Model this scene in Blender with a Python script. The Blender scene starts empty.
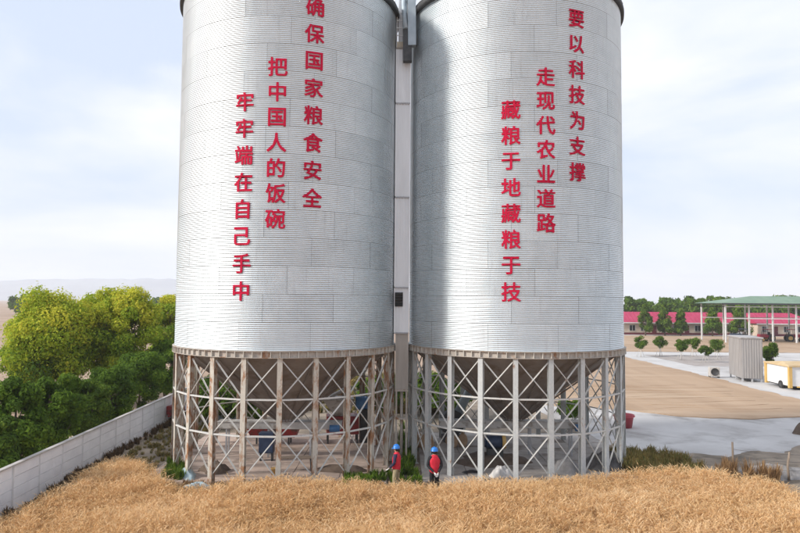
import bpy, bmesh, math, random
import numpy as np
from mathutils import Vector, Matrix

R_ = math.radians
random.seed(7)
rng = np.random.default_rng(7)
SC = bpy.context.scene
COL = SC.collection

# ------------------------------------------------------------------ camera
CAM_H = 7.15
PITCH, ROLL, FPX = R_(3.1173), R_(0.45288), 651.24      # focal length in pixels of an 800 px wide picture
FWD = Vector((0, math.cos(PITCH), math.sin(PITCH)))
UP0 = Vector((0, -math.sin(PITCH), math.cos(PITCH)))
RT0 = Vector((1, 0, 0))
RT = RT0 * math.cos(ROLL) + UP0 * math.sin(ROLL)
UP = UP0 * math.cos(ROLL) - RT0 * math.sin(ROLL)
cd = bpy.data.cameras.new('camera')
cam = bpy.data.objects.new('camera', cd)
COL.objects.link(cam)
cd.sensor_width = 36.0
cd.lens = FPX / 800 * 36.0
cd.clip_start = 0.1
cd.clip_end = 20000
m = Matrix((RT, UP, -FWD)).transposed().to_4x4()
m.translation = (0, 0, CAM_H)
cam.matrix_world = m
SC.camera = cam

# ------------------------------------------------------------------ sky, sun, exposure
SUN_EL, SUN_ROT = 28.5, 254.5          # degrees; rotation clockwise from +Y
W = bpy.data.worlds.new('World')
SC.world = W
W.use_nodes = True
wn, wl = W.node_tree.nodes, W.node_tree.links
wn.clear()
wo = wn.new('ShaderNodeOutputWorld')
bg = wn.new('ShaderNodeBackground')
sky = wn.new('ShaderNodeTexSky')
sky.sky_type = 'NISHITA'
sky.sun_disc = False
sky.sun_elevation = R_(SUN_EL)
sky.sun_rotation = R_(SUN_ROT)
sky.air_density, sky.dust_density, sky.ozone_density = 1.0, 2.0, 1.0
tc = wn.new('ShaderNodeTexCoord')
mp = wn.new('ShaderNodeMapping')
mp.inputs['Scale'].default_value = (1.0, 1.0, 4.2)
mp.inputs['Rotation'].default_value = (0.0, R_(7), 0.0)
mp.inputs['Location'].default_value = (2.1, 0.7, 1.3)
nz = wn.new('ShaderNodeTexNoise')
nz.inputs['Scale'].default_value = 1.7
nz.inputs['Detail'].default_value = 7
nz.inputs['Roughness'].default_value = 0.52
nz.inputs['Distortion'].default_value = 0.35
rp = wn.new('ShaderNodeValToRGB')
rp.color_ramp.elements[0].position = 0.40
rp.color_ramp.elements[0].color = (0.94, 0.94, 0.94, 1)
rp.color_ramp.elements[1].position = 0.60
rp.color_ramp.elements[1].color = (1, 1, 1, 1)
cl = wn.new('ShaderNodeMix')
cl.data_type = 'RGBA'
cl.inputs['A'].default_value = (2.75, 3.12, 3.85, 1)
cl.inputs['B'].default_value = (3.85, 3.95, 4.25, 1)
mx = wn.new('ShaderNodeMix')
mx.data_type = 'RGBA'
wl.new(tc.outputs['Generated'], mp.inputs['Vector'])
wl.new(mp.outputs['Vector'], nz.inputs['Vector'])
wl.new(nz.outputs['Fac'], rp.inputs['Fac'])
wl.new(rp.outputs['Color'], mx.inputs['Factor'])
wl.new(nz.outputs['Fac'], cl.inputs['Factor'])
crp = wn.new('ShaderNodeValToRGB')
crp.color_ramp.elements[0].position = 0.38
crp.color_ramp.elements[1].position = 0.60
wl.new(nz.outputs['Fac'], crp.inputs['Fac'])
wl.new(crp.outputs['Color'], cl.inputs['Factor'])
wl.new(sky.outputs['Color'], mx.inputs['A'])
wl.new(cl.outputs['Result'], mx.inputs['B'])
wl.new(mx.outputs['Result'], bg.inputs['Color'])
bg.inputs['Strength'].default_value = 0.1
wl.new(bg.outputs['Background'], wo.inputs['Surface'])

ld = bpy.data.lights.new('sun', 'SUN')
ld.energy = 1.7
ld.angle = R_(9.0)
ld.color = (1.0, 0.95, 0.88)
sun = bpy.data.objects.new('sun', ld)
COL.objects.link(sun)
SUN_DIR = Vector((math.sin(R_(SUN_ROT)) * math.cos(R_(SUN_EL)), math.cos(R_(SUN_ROT)) * math.cos(R_(SUN_EL)), math.sin(R_(SUN_EL))))
sun.rotation_euler = SUN_DIR.to_track_quat('Z', 'Y').to_euler()
sun.location = SUN_DIR * 60

vs = SC.view_settings
vs.view_transform = 'Standard'
vs.look = 'None'
vs.gamma = 1
vs.exposure = 1.4
vs.use_curve_mapping = False

HAZE = 0.00028
SC.cycles.volume_bounces = 4

# ------------------------------------------------------------------ helpers
def at(px, py, z=0.0):
    """photo pixel (800 x 533) -> point of the horizontal plane at height z"""
    d = RT * ((px - 400) / FPX) - UP * ((py - 266.5) / FPX) + FWD
    t = (z - CAM_H) / d.z
    return Vector((t * d.x, t * d.y, z))

def at_depth(px, py, depth):
    d = RT * ((px - 400) / FPX) - UP * ((py - 266.5) / FPX) + FWD
    return Vector((0, 0, CAM_H)) + d * (depth / d.y)

def link(name, mesh, mat=None, parent=None, loc=None, rz=None):
    o = bpy.data.objects.new(name, mesh)
    COL.objects.link(o)
    if mat is not None and mesh is not None and not mesh.materials:
        mesh.materials.append(mat)
    if parent is not None:
        o.parent = parent
    if loc is not None:
        o.location = loc
    if rz is not None:
        o.rotation_euler = (0, 0, rz)
    return o

def tag(o, label=None, cat=None, group=None, kind=None):
    if label: o['label'] = label
    if cat: o['category'] = cat
    if group: o['group'] = group
    if kind: o['kind'] = kind
    return o

def thing(name, label, cat, loc=(0, 0, 0), rz=0.0, group=None):
    o = bpy.data.objects.new(name, None)
    COL.objects.link(o)
    o.location = loc
    o.rotation_euler = (0, 0, rz)
    o.empty_display_size = 0.3
    return tag(o, label, cat, group)

def copy_tree(o, parent=None):
    c = o.copy()
    COL.objects.link(c)
    c.parent = parent
    for ch in list(o.children):
        copy_tree(ch, c)
    return c

class MB:
    """collects boxes, bars, tubes and lathes into one mesh"""
    def __init__(s):
        s.v, s.f, s.sm = [], [], []
    def add(s, vs_, fs, smooth=False):
        n = len(s.v)
        s.v += [tuple(v) for v in vs_]
        s.f += [tuple(i + n for i in f) for f in fs]
        s.sm += [smooth] * len(fs)
        return s
    def box(s, x0, x1, y0, y1, z0, z1):
        v = [(x, y, z) for z in (z0, z1) for y in (y0, y1) for x in (x0, x1)]
        return s.add(v, [(0, 2, 3, 1), (4, 5, 7, 6), (0, 1, 5, 4), (2, 6, 7, 3), (0, 4, 6, 2), (1, 3, 7, 5)])
    def bar(s, a, b, w, h, up=(0, 0, 1)):
        a, b, up = Vector(a), Vector(b), Vector(up)
        d = (b - a).normalized()
        if abs(d.dot(up)) > 0.98:
            up = Vector((0, 1, 0))
        x = d.cross(up).normalized() * (w / 2)
        y = x.cross(d).normalized() * (h / 2)
        v = [p + sx * x + sy * y for p in (a, b) for sx, sy in ((-1, -1), (1, -1), (1, 1), (-1, 1))]
        return s.add(v, [(0, 1, 2, 3), (7, 6, 5, 4), (0, 4, 5, 1), (1, 5, 6, 2), (2, 6, 7, 3), (3, 7, 4, 0)])
    def tube(s, pts, radii, n=8, cap=True, smooth=True):
        pts = [Vector(p) for p in pts]
        if not hasattr(radii, '__len__'):
            radii = [radii] * len(pts)
        vs_, fs = [], []
        prev = None
        for i, p in enumerate(pts):
            d = (pts[min(i + 1, len(pts) - 1)] - pts[max(i - 1, 0)])
            d = d.normalized() if d.length > 1e-9 else Vector((0, 0, 1))
            ref = prev if prev is not None else (Vector((1, 0, 0)) if abs(d.x) < 0.9 else Vector((0, 1, 0)))
            x = (ref - d * ref.dot(d)).normalized()
            prev = x
            y = d.cross(x)
            for k in range(n):
                a = 2 * math.pi * k / n
                vs_.append(p + (x * math.cos(a) + y * math.sin(a)) * radii[i])
        for i in range(len(pts) - 1):
            for k in range(n):
                k2 = (k + 1) % n
                fs.append((i * n + k, i * n + k2, (i + 1) * n + k2, (i + 1) * n + k))
        s.add(vs_, fs, smooth)
        if cap:
            m0 = len(s.v) - len(vs_)
            s.f += [tuple(m0 + k for k in reversed(range(n))), tuple(m0 + (len(pts) - 1) * n + k for k in range(n))]
            s.sm += [False, False]
        return s
    def lathe(s, prof, n=24, c=(0, 0, 0), smooth=True, a0=0.0, a1=2 * math.pi):
        full = abs(a1 - a0 - 2 * math.pi) < 1e-6
        m_ = n if full else n + 1
        vs_, fs = [], []
        for r, z in prof:
            for k in range(m_):
                a = a0 + (a1 - a0) * k / n
                vs_.append((c[0] + r * math.cos(a), c[1] + r * math.sin(a), c[2] + z))
        for i in range(len(prof) - 1):
            for k in range(n):
                k2 = (k + 1) % m_
                fs.append((i * m_ + k, i * m_ + k2, (i + 1) * m_ + k2, (i + 1) * m_ + k))
        return s.add(vs_, fs, smooth)
    def mesh(s, name):
        me = bpy.data.meshes.new(name)
        me.from_pydata(s.v, [], s.f)
        me.polygons.foreach_set('use_smooth', s.sm)
        me.update()
        return me
    def build(s, name, mat, parent=None, loc=None, rz=None):
        return link(name, s.mesh(name), mat, parent, loc, rz)

def bevel(o, w=0.01, seg=2):
    md = o.modifiers.new('bevel', 'BEVEL')
    md.width = w
    md.segments = seg
    md.limit_method = 'ANGLE'
    return o

def fast_mesh(name, verts, faces, attrs=None, smooth=False):
    """numpy verts (n,3), faces (m,k) -> mesh; attrs: dict name -> per-vertex floats"""
    me = bpy.data.meshes.new(name)
    nv, (nf, k) = len(verts), faces.shape
    me.vertices.add(nv)
    me.vertices.foreach_set('co', np.asarray(verts, np.float32).ravel())
    me.loops.add(nf * k)
    me.loops.foreach_set('vertex_index', np.asarray(faces, np.int32).ravel())
    me.polygons.add(nf)
    me.polygons.foreach_set('loop_start', np.arange(0, nf * k, k, dtype=np.int32))
    me.update(calc_edges=True)
    me.polygons.foreach_set('use_smooth', np.full(nf, smooth))
    for a, val in (attrs or {}).items():
        at_ = me.attributes.new(a, 'FLOAT', 'POINT')
        at_.data.foreach_set('value', np.asarray(val, np.float32))
    me.validate()
    return me

# ------------------------------------------------------------------ materials
def new_mat(name):
    mt = bpy.data.materials.new(name)
    mt.use_nodes = True
    nt = mt.node_tree
    return mt, nt.nodes, nt.links, nt.nodes['Principled BSDF']

def coords(n, l, rnd=True, scale=(1, 1, 1), world=False):
    """object coordinates, shifted by the object's random number so that copies differ"""
    t = n.new('ShaderNodeTexCoord')
    if world:
        g = n.new('ShaderNodeNewGeometry')
        src = g.outputs['Position']
    else:
        src = t.outputs['Object']
    mpn = n.new('ShaderNodeMapping')
    mpn.inputs['Scale'].default_value = scale
    l.new(src, mpn.inputs['Vector'])
    if rnd:
        oi = n.new('ShaderNodeObjectInfo')
        mu = n.new('ShaderNodeMath')
        mu.operation = 'MULTIPLY'
        mu.inputs[1].default_value = 37.0
        l.new(oi.outputs['Random'], mu.inputs[0])
        l.new(mu.outputs[0], mpn.inputs['Location'])
    return mpn.outputs['Vector']

def noise(n, l, vec, scale, detail=5, rough=0.55, dist=0.0):
    t = n.new('ShaderNodeTexNoise')
    t.inputs['Scale'].default_value = scale
    t.inputs['Detail'].default_value = detail
    t.inputs['Roughness'].default_value = rough
    t.inputs['Distortion'].default_value = dist
    l.new(vec, t.inputs['Vector'])
    return t.outputs['Fac']

def ramp(n, l, fac, stops):
    r = n.new('ShaderNodeValToRGB')
    els = r.color_ramp.elements
    while len(els) < len(stops):
        els.new(0.5)
    for e, (p, c) in zip(els, stops):
        e.position = p
        e.color = (c[0], c[1], c[2], 1) if hasattr(c, '__len__') else (c, c, c, 1)
    l.new(fac, r.inputs['Fac'])
    return r.outputs['Color']

def mixc(n, l, fac, a, b, mode='MIX'):
    x = n.new('ShaderNodeMix')
    x.data_type = 'RGBA'
    x.blend_type = mode
    for sock, val in (('Factor', fac), ('A', a), ('B', b)):
        if hasattr(val, 'is_linked'):
            l.new(val, x.inputs[sock])
        elif sock == 'Factor':
            x.inputs[sock].default_value = val
        else:
            x.inputs[sock].default_value = (*val, 1)
    return x.outputs['Result']

def bumpn(n, l, bs, h, strength=0.4, dist=0.02):
    b = n.new('ShaderNodeBump')
    b.inputs['Strength'].default_value = strength
    b.inputs['Distance'].default_value = dist
    l.new(h, b.inputs['Height'])
    l.new(b.outputs['Normal'], bs.inputs['Normal'])

def pmat(name, c1, c2, scale=4.0, rough=0.8, metal=0.0, bump=0.0, bdist=0.01, detail=6, lo=0.35, hi=0.65, stretch=(1, 1, 1), world=False, rvar=0.0, stain=None, stain_scale=1.0, stain_lo=0.5, stain_hi=0.62, spec=None):
    mt, n, l, bs = new_mat(name)
    vec = coords(n, l, not world, stretch, world)
    f = noise(n, l, vec, scale, detail, 0.6)
    col = ramp(n, l, f, [(lo, c1), (hi, c2)])
    if stain:
        f2 = noise(n, l, vec, stain_scale, 7, 0.62, 0.3)
        k = ramp(n, l, f2, [(stain_lo, 0.0), (stain_hi, 1.0)])
        col = mixc(n, l, k, col, stain)
    if rvar:
        oi = n.new('ShaderNodeObjectInfo')
        mr = n.new('ShaderNodeMapRange')
        mr.inputs['To Min'].default_value = 1 - rvar
        mr.inputs['To Max'].default_value = 1 + rvar
        l.new(oi.outputs['Random'], mr.inputs['Value'])
        col = mixc(n, l, 1.0, col, mr.outputs['Result'], 'MULTIPLY')
    l.new(col, bs.inputs['Base Color'])
    bs.inputs['Roughness'].default_value = rough
    bs.inputs['Metallic'].default_value = metal
    if spec is not None:
        bs.inputs['Specular IOR Level'].default_value = spec
    if bump:
        fb = noise(n, l, vec, scale * 3, 6, 0.65)
        bumpn(n, l, bs, fb, bump, bdist)
    return mt

def leaf_mat(name, stops, transl=0.35):
    mt, n, l, bs = new_mat(name)
    a = n.new('ShaderNodeAttribute')
    a.attribute_name = 'tint'
    col = ramp(n, l, a.outputs['Fac'], stops)
    l.new(col, bs.inputs['Base Color'])
    bs.inputs['Roughness'].default_value = 0.7
    bs.inputs['Specular IOR Level'].default_value = 0.12
    tr = n.new('ShaderNodeBsdfTranslucent')
    l.new(col, tr.inputs['Color'])
    ms = n.new('ShaderNodeMixShader')
    ms.inputs['Fac'].default_value = transl
    out = n['Material Output']
    l.new(bs.outputs['BSDF'], ms.inputs[1])
    l.new(tr.outputs['BSDF'], ms.inputs[2])
    l.new(ms.outputs['Shader'], out.inputs['Surface'])
    return mt

# galvanised sheet: each sheet has its own tone and sheen, with faint streaks
def galv_mat():
    mt, n, l, bs = new_mat('galvanised_sheet')
    vec = coords(n, l, True, (1, 1, 1))
    f = noise(n, l, vec, 1.4, 5, 0.6)
    sp = noise(n, l, vec, 60.0, 3, 0.6)
    st = coords(n, l, True, (5, 5, 0.35))
    f3 = noise(n, l, st, 1.6, 5, 0.6)
    oi = n.new('ShaderNodeObjectInfo')
    mr = n.new('ShaderNodeMapRange')
    mr.inputs['To Min'].default_value = 0.95
    mr.inputs['To Max'].default_value = 1.04
    l.new(oi.outputs['Random'], mr.inputs['Value'])
    col = ramp(n, l, f, [(0.3, (0.65, 0.705, 0.73)), (0.7, (0.73, 0.78, 0.80))])
    col = mixc(n, l, ramp(n, l, f3, [(0.55, 0.0), (0.78, 0.35)]), col, (0.42, 0.42, 0.42))
    col = mixc(n, l, 1.0, col, mr.outputs['Result'], 'MULTIPLY')
    l.new(col, bs.inputs['Base Color'])
    bs.inputs['Metallic'].default_value = 0.96
    rr = n.new('ShaderNodeMapRange')
    rr.inputs['To Min'].default_value = 0.46
    rr.inputs['To Max'].default_value = 0.58
    l.new(sp, rr.inputs['Value'])
    l.new(rr.outputs['Result'], bs.inputs['Roughness'])
    return mt

def rusty_mat(name, paint1, paint2, amount):
    """weathered pale paint with rust; amount moves the rust threshold"""
    mt, n, l, bs = new_mat(name)
    vec = coords(n, l, True, (1, 1, 0.45))
    f = noise(n, l, vec, 3.5, 7, 0.65, 0.4)
    fine = noise(n, l, vec, 22.0, 6, 0.7)
    col = ramp(n, l, fine, [(0.3, paint1), (0.7, paint2)])
    rust = ramp(n, l, fine, [(0.3, (0.16, 0.055, 0.018)), (0.7, (0.42, 0.19, 0.065))])
    k = ramp(n, l, f, [(amount, 0.0), (amount + 0.12, 0.9)])
    col = mixc(n, l, k, col, rust)
    l.new(col, bs.inputs['Base Color'])
    bs.inputs['Roughness'].default_value = 0.7
    bumpn(n, l, bs, fine, 0.15, 0.005)
    return mt

M = {}
M['galv'] = galv_mat()
M['leg_rusty'] = rusty_mat('rusty_leg_paint', (0.46, 0.42, 0.36), (0.60, 0.56, 0.48), 0.47)
M['leg_grey'] = rusty_mat('grey_leg_paint', (0.44, 0.46, 0.46), (0.60, 0.61, 0.59), 0.60)
M['brace'] = rusty_mat('brace_paint', (0.50, 0.50, 0.48), (0.66, 0.65, 0.61), 0.60)
M['ring'] = rusty_mat('ring_paint', (0.34, 0.30, 0.26), (0.52, 0.47, 0.41), 0.55)
M['ring_plate'] = rusty_mat('ring_plate_paint', (0.52, 0.49, 0.43), (0.66, 0.63, 0.57), 0.58)
M['hopper'] = pmat('hopper_steel', (0.25, 0.22, 0.20), (0.32, 0.285, 0.26), 1.2, 0.6, 0.2, rvar=0.1, stain=(0.20, 0.16, 0.13), stain_scale=0.9)
M['inner'] = pmat('dark_seam', (0.10, 0.10, 0.10), (0.15, 0.15, 0.15), 3)
M['eave'] = pmat('dark_eave', (0.018, 0.018, 0.02), (0.035, 0.035, 0.035), 3, 0.6)
M['red_letter'] = pmat('red_letter', (0.50, 0.006, 0.040), (0.57, 0.010, 0.052), 3, 0.75, rvar=0.05, spec=0.15)
M['clad'] = pmat('pale_cladding', (0.78, 0.79, 0.80), (0.86, 0.87, 0.88), 1.5, 0.55, 0.0, stretch=(2, 2, 0.3), rvar=0.05)
M['clad_low'] = pmat('lower_cladding', (0.42, 0.39, 0.35), (0.50, 0.47, 0.43), 1.5, 0.55, 0.2, stretch=(2, 2, 0.3))
M['steel_blue'] = pmat('blue_grey_steel', (0.30, 0.36, 0.40), (0.38, 0.44, 0.48), 2.5, 0.5, 0.2)
M['dark_steel'] = pmat('dark_steel', (0.04, 0.042, 0.045), (0.075, 0.075, 0.075), 3, 0.6, 0.3)
M['louvre'] = pmat('black_louvre', (0.012, 0.012, 0.012), (0.03, 0.03, 0.03), 5)
M['beige'] = pmat('beige_panel', (0.50, 0.42, 0.31), (0.62, 0.54, 0.42), 2, 0.7)
M['concrete'] = pmat('concrete', (0.42, 0.40, 0.385), (0.54, 0.525, 0.51), 0.22, 0.9, world=True, bump=0.12, bdist=0.01, stain=(0.20, 0.18, 0.165), stain_scale=0.30, stain_lo=0.50, stain_hi=0.74)
M['road'] = pmat('pale_concrete_road', (0.46, 0.445, 0.43), (0.56, 0.545, 0.53), 0.3, 0.9, world=True)
M['bed'] = pmat('planting_bed_soil', (0.30, 0.26, 0.24), (0.40, 0.36, 0.33), 0.7, 0.95, world=True, bump=0.4)
M['soil'] = pmat('field_soil', (0.30, 0.20, 0.135), (0.42, 0.30, 0.21), 0.05, 0.95, world=True, bump=0.3, bdist=0.05)
M['soil_pale'] = pmat('pale_dust', (0.42, 0.33, 0.24), (0.55, 0.45, 0.35), 0.5, 0.95, world=True, bump=0.3)
M['dirt'] = pmat('trodden_dirt', (0.17, 0.135, 0.10), (0.33, 0.265, 0.20), 0.55, 0.95, world=True, bump=0.5, bdist=0.04, stain=(0.085, 0.07, 0.05), stain_scale=0.35)
M['slab'] = pmat('pink_slab', (0.42, 0.32, 0.26), (0.55, 0.43, 0.36), 1.4, 0.9, bump=0.2, rvar=0.08, stain=(0.22, 0.17, 0.13), stain_scale=0.6, stain_lo=0.56, stain_hi=0.7)
M['slab_grey'] = pmat('grey_slab', (0.30, 0.27, 0.245), (0.41, 0.375, 0.345), 1.2, 0.9, bump=0.2, rvar=0.07, stain=(0.15, 0.115, 0.09), stain_scale=0.5, stain_lo=0.54, stain_hi=0.68)
M['wall_board'] = pmat('whitewashed_board', (0.74, 0.73, 0.75), (0.84, 0.83, 0.84), 1.3, 0.85, rvar=0.05, bump=0.15, stain=(0.58, 0.55, 0.52), stain_scale=0.7, stain_lo=0.6, stain_hi=0.8)
M['wall_post'] = pmat('wall_post', (0.58, 0.57, 0.58), (0.70, 0.69, 0.69), 2, 0.9, rvar=0.08)
M['wall_cap'] = pmat('wall_coping', (0.40, 0.37, 0.35), (0.52, 0.49, 0.46), 2, 0.9, rvar=0.05)
M['straw'] = pmat('straw_soil', (0.40, 0.26, 0.13), (0.56, 0.38, 0.20), 3, 0.95, world=True, bump=0.4)
M['dark_soil'] = pmat('dark_soil', (0.085, 0.06, 0.045), (0.16, 0.115, 0.085), 3, 0.95, bump=0.6, bdist=0.04)
M['bark'] = pmat('bark', (0.09, 0.065, 0.045), (0.17, 0.13, 0.095), 6, 0.95, stretch=(3, 3, 0.6), bump=0.6)
M['bark_white'] = pmat('whitewashed_bark', (0.45, 0.42, 0.38), (0.60, 0.57, 0.53), 5, 0.9)
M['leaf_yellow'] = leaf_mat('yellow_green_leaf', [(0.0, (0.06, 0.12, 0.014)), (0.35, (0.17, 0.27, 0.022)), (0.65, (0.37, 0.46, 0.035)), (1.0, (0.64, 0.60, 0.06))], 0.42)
M['leaf_dark'] = leaf_mat('dark_green_leaf', [(0.0, (0.055, 0.105, 0.014)), (0.5, (0.13, 0.225, 0.026)), (1.0, (0.29, 0.39, 0.04))], 0.45)
M['leaf_mid'] = leaf_mat('mid_green_leaf', [(0.0, (0.05, 0.095, 0.016)), (0.5, (0.12, 0.20, 0.025)), (1.0, (0.27, 0.34, 0.04))], 0.42)
M['leaf_weed'] = leaf_mat('weed_leaf', [(0.0, (0.12, 0.13, 0.04)), (0.45, (0.25, 0.21, 0.07)), (1.0, (0.42, 0.25, 0.10))])
M['leaf_brown2'] = leaf_mat('rust_weed_leaf', [(0.0, (0.16, 0.09, 0.045)), (0.5, (0.32, 0.19, 0.09)), (1.0, (0.46, 0.30, 0.15))])
M['leaf_brown'] = leaf_mat('brown_weed_leaf', [(0.0, (0.05, 0.035, 0.02)), (0.5, (0.13, 0.085, 0.05)), (1.0, (0.26, 0.17, 0.09))])
M['wheat'] = leaf_mat('ripe_wheat', [(0.0, (0.56, 0.34, 0.15)), (0.5, (0.84, 0.60, 0.31)), (1.0, (0.93, 0.75, 0.49))], 0.45)
M['pink_roof'] = pmat('pink_red_roof', (0.38, 0.022, 0.075), (0.46, 0.04, 0.11), 0.6, 0.6, rvar=0.04)
M['cream_wall'] = pmat('cream_render', (0.50, 0.40, 0.31), (0.60, 0.50, 0.40), 0.7, 0.9)
M['dark_glass'] = pmat('dark_window', (0.015, 0.016, 0.02), (0.03, 0.032, 0.036), 2, 0.15)
M['maroon'] = pmat('maroon_door', (0.10, 0.012, 0.02), (0.15, 0.02, 0.03), 3, 0.6)
M['green_roof'] = pmat('green_sheet_roof', (0.13, 0.215, 0.14), (0.18, 0.27, 0.18), 0.5, 0.55, rvar=0.03)
M['white_paint'] = pmat('white_paint', (0.66, 0.66, 0.65), (0.76, 0.76, 0.75), 2, 0.5, rvar=0.03)
M['grey_paint'] = pmat('grey_paint', (0.36, 0.36, 0.37), (0.44, 0.44, 0.45), 2, 0.5)
M['ribbed_grey'] = pmat('ribbed_grey_sheet', (0.34, 0.32, 0.31), (0.42, 0.40, 0.385), 0.9, 0.5, 0.2, stretch=(2, 2, 0.4))
M['yellow_paint'] = pmat('yellow_paint', (0.56, 0.35, 0.10), (0.64, 0.42, 0.15), 2, 0.5)
M['tan_top'] = pmat('tan_lid', (0.50, 0.36, 0.19), (0.60, 0.45, 0.26), 1.2, 0.7)
M['rubber'] = pmat('rubber', (0.018, 0.018, 0.018), (0.035, 0.035, 0.035), 5, 0.8)
M['red_machine'] = pmat('red_machine_paint', (0.22, 0.015, 0.018), (0.34, 0.025, 0.03), 2, 0.5, stain=(0.09, 0.04, 0.03), stain_scale=2)
M['pale_machine'] = pmat('pale_machine_paint', (0.46, 0.44, 0.41), (0.58, 0.56, 0.53), 2, 0.6, stain=(0.28, 0.24, 0.2), stain_scale=2)
M['blue_machine'] = pmat('blue_machine_paint', (0.05, 0.16, 0.36), (0.09, 0.25, 0.50), 3, 0.45)
M['navy'] = pmat('navy_paint', (0.015, 0.03, 0.07), (0.03, 0.05, 0.10), 3, 0.5)
M['sack'] = pmat('tan_sack', (0.42, 0.27, 0.16), (0.54, 0.37, 0.24), 5, 0.95, bump=0.4)
M['white_bag'] = pmat('white_woven_bag', (0.55, 0.53, 0.51), (0.70, 0.68, 0.66), 4, 0.8, bump=0.5, bdist=0.03)
M['blue_tarp'] = pmat('pale_blue_tarp', (0.32, 0.44, 0.48), (0.48, 0.58, 0.60), 4, 0.6, bump=0.5, bdist=0.03)
M['black_tarp'] = pmat('black_plastic', (0.022, 0.022, 0.026), (0.05, 0.048, 0.05), 4, 0.45, bump=0.5, bdist=0.03)
M['grey_tarp'] = pmat('grey_plastic', (0.17, 0.165, 0.165), (0.26, 0.25, 0.25), 3, 0.6, bump=0.5, bdist=0.03)
M['rubble'] = pmat('grey_rubble', (0.20, 0.185, 0.175), (0.34, 0.32, 0.305), 3, 0.95, bump=0.6, bdist=0.03)
M['red_tub'] = pmat('red_plastic', (0.40, 0.05, 0.07), (0.48, 0.08, 0.10), 2, 0.5)
M['old_wood'] = pmat('old_wood', (0.20, 0.15, 0.11), (0.32, 0.25, 0.19), 6, 0.9, stretch=(4, 4, 0.5))
M['wire'] = pmat('wire', (0.10, 0.09, 0.085), (0.16, 0.15, 0.14), 4, 0.6, 0.4)
M['tractor_red'] = pmat('tractor_red', (0.26, 0.012, 0.03), (0.36, 0.025, 0.05), 2, 0.4)
M['harvester_tan'] = pmat('harvester_tan', (0.48, 0.32, 0.18), (0.58, 0.42, 0.26), 2, 0.5)
M['helmet'] = pmat('blue_helmet', (0.015, 0.16, 0.55), (0.025, 0.20, 0.62), 3, 0.25)
M['vest'] = pmat('red_jacket_cloth', (0.55, 0.012, 0.03), (0.68, 0.022, 0.05), 8, 0.8, bump=0.4, bdist=0.01)
M['black_cloth'] = pmat('black_cloth', (0.008, 0.008, 0.010), (0.018, 0.018, 0.022), 8, 0.9, bump=0.3)
M['navy_cloth'] = pmat('navy_cloth', (0.02, 0.018, 0.05), (0.035, 0.03, 0.075), 8, 0.9, bump=0.3)
M['khaki_cloth'] = pmat('khaki_cloth', (0.30, 0.24, 0.14), (0.40, 0.33, 0.20), 8, 0.9, bump=0.3)
M['bluegrey_cloth'] = pmat('blue_grey_cloth', (0.28, 0.33, 0.36), (0.36, 0.42, 0.45), 8, 0.9)
M['skin'] = pmat('skin', (0.40, 0.23, 0.15), (0.48, 0.29, 0.20), 8, 0.6)
M['glove'] = pmat('white_glove', (0.68, 0.66, 0.64), (0.78, 0.76, 0.74), 8, 0.85)
M['hair'] = pmat('black_hair', (0.01, 0.008, 0.007), (0.02, 0.016, 0.014), 20, 0.6)
M['eye'] = pmat('dark_eye', (0.01, 0.008, 0.006), (0.02, 0.015, 0.01), 5, 0.2)
M['lip'] = pmat('lip', (0.30, 0.12, 0.10), (0.34, 0.14, 0.12), 5, 0.6)
M['hill'] = pmat('hill', (0.30, 0.32, 0.35), (0.38, 0.40, 0.42), 0.004, 0.95, world=True)  # pale blue-grey: fading by distance haze is put into the base colour

# grain spread out to dry: rake furrows are real relief in the bump, tone from layers of raking
def grain_mat():
    mt, n, l, bs = new_mat('drying_grain')
    vec = coords(n, l, False, (0.35, 0.06, 1), True)
    f = noise(n, l, vec, 1.0, 6, 0.6, 0.5)
    vec2 = coords(n, l, False, (0.04, 0.5, 1), True)
    f2 = noise(n, l, vec2, 1.0, 5, 0.55, 0.2)
    col = ramp(n, l, f, [(0.3, (0.33, 0.22, 0.135)), (0.7, (0.435, 0.305, 0.20))])
    col = mixc(n, l, ramp(n, l, f2, [(0.52, 0.0), (0.66, 0.65)]), col, (0.50, 0.375, 0.26))
    l.new(col, bs.inputs['Base Color'])
    bs.inputs['Roughness'].default_value = 0.95
    fb = noise(n, l, coords(n, l, False, (1, 1, 1), True), 9.0, 4, 0.7)
    bumpn(n, l, bs, fb, 0.35, 0.03)
    return mt
M['grain'] = grain_mat()

# ------------------------------------------------------------------ ground, yard, roads
def sheet(name, pts, z, mat, kind='structure', label=None, parent=None):
    me = bpy.data.meshes.new(name)
    me.from_pydata([(p[0], p[1], z) for p in pts], [], [tuple(range(len(pts)))])
    o = link(name, me, mat, parent)
    if me.polygons[0].normal.z < 0:
        me.flip_normals()
    tag(o, label, kind=kind)
    return o

def slab_sheet(name, pts, z0, z1, mat):
    """a layer with real thickness over a ground polygon"""
    n = len(pts)
    v = [(p[0], p[1], z0) for p in pts] + [(p[0], p[1], z1) for p in pts]
    fs = [tuple(range(n, 2 * n))] + [(i, (i + 1) % n, n + (i + 1) % n, n + i) for i in range(n)]
    me = bpy.data.meshes.new(name)
    me.from_pydata(v, [], fs)
    bm = bmesh.new()
    bm.from_mesh(me)
    bmesh.ops.recalc_face_normals(bm, faces=bm.faces)
    bm.to_mesh(me)
    bm.free()
    return link(name, me, mat)

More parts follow.
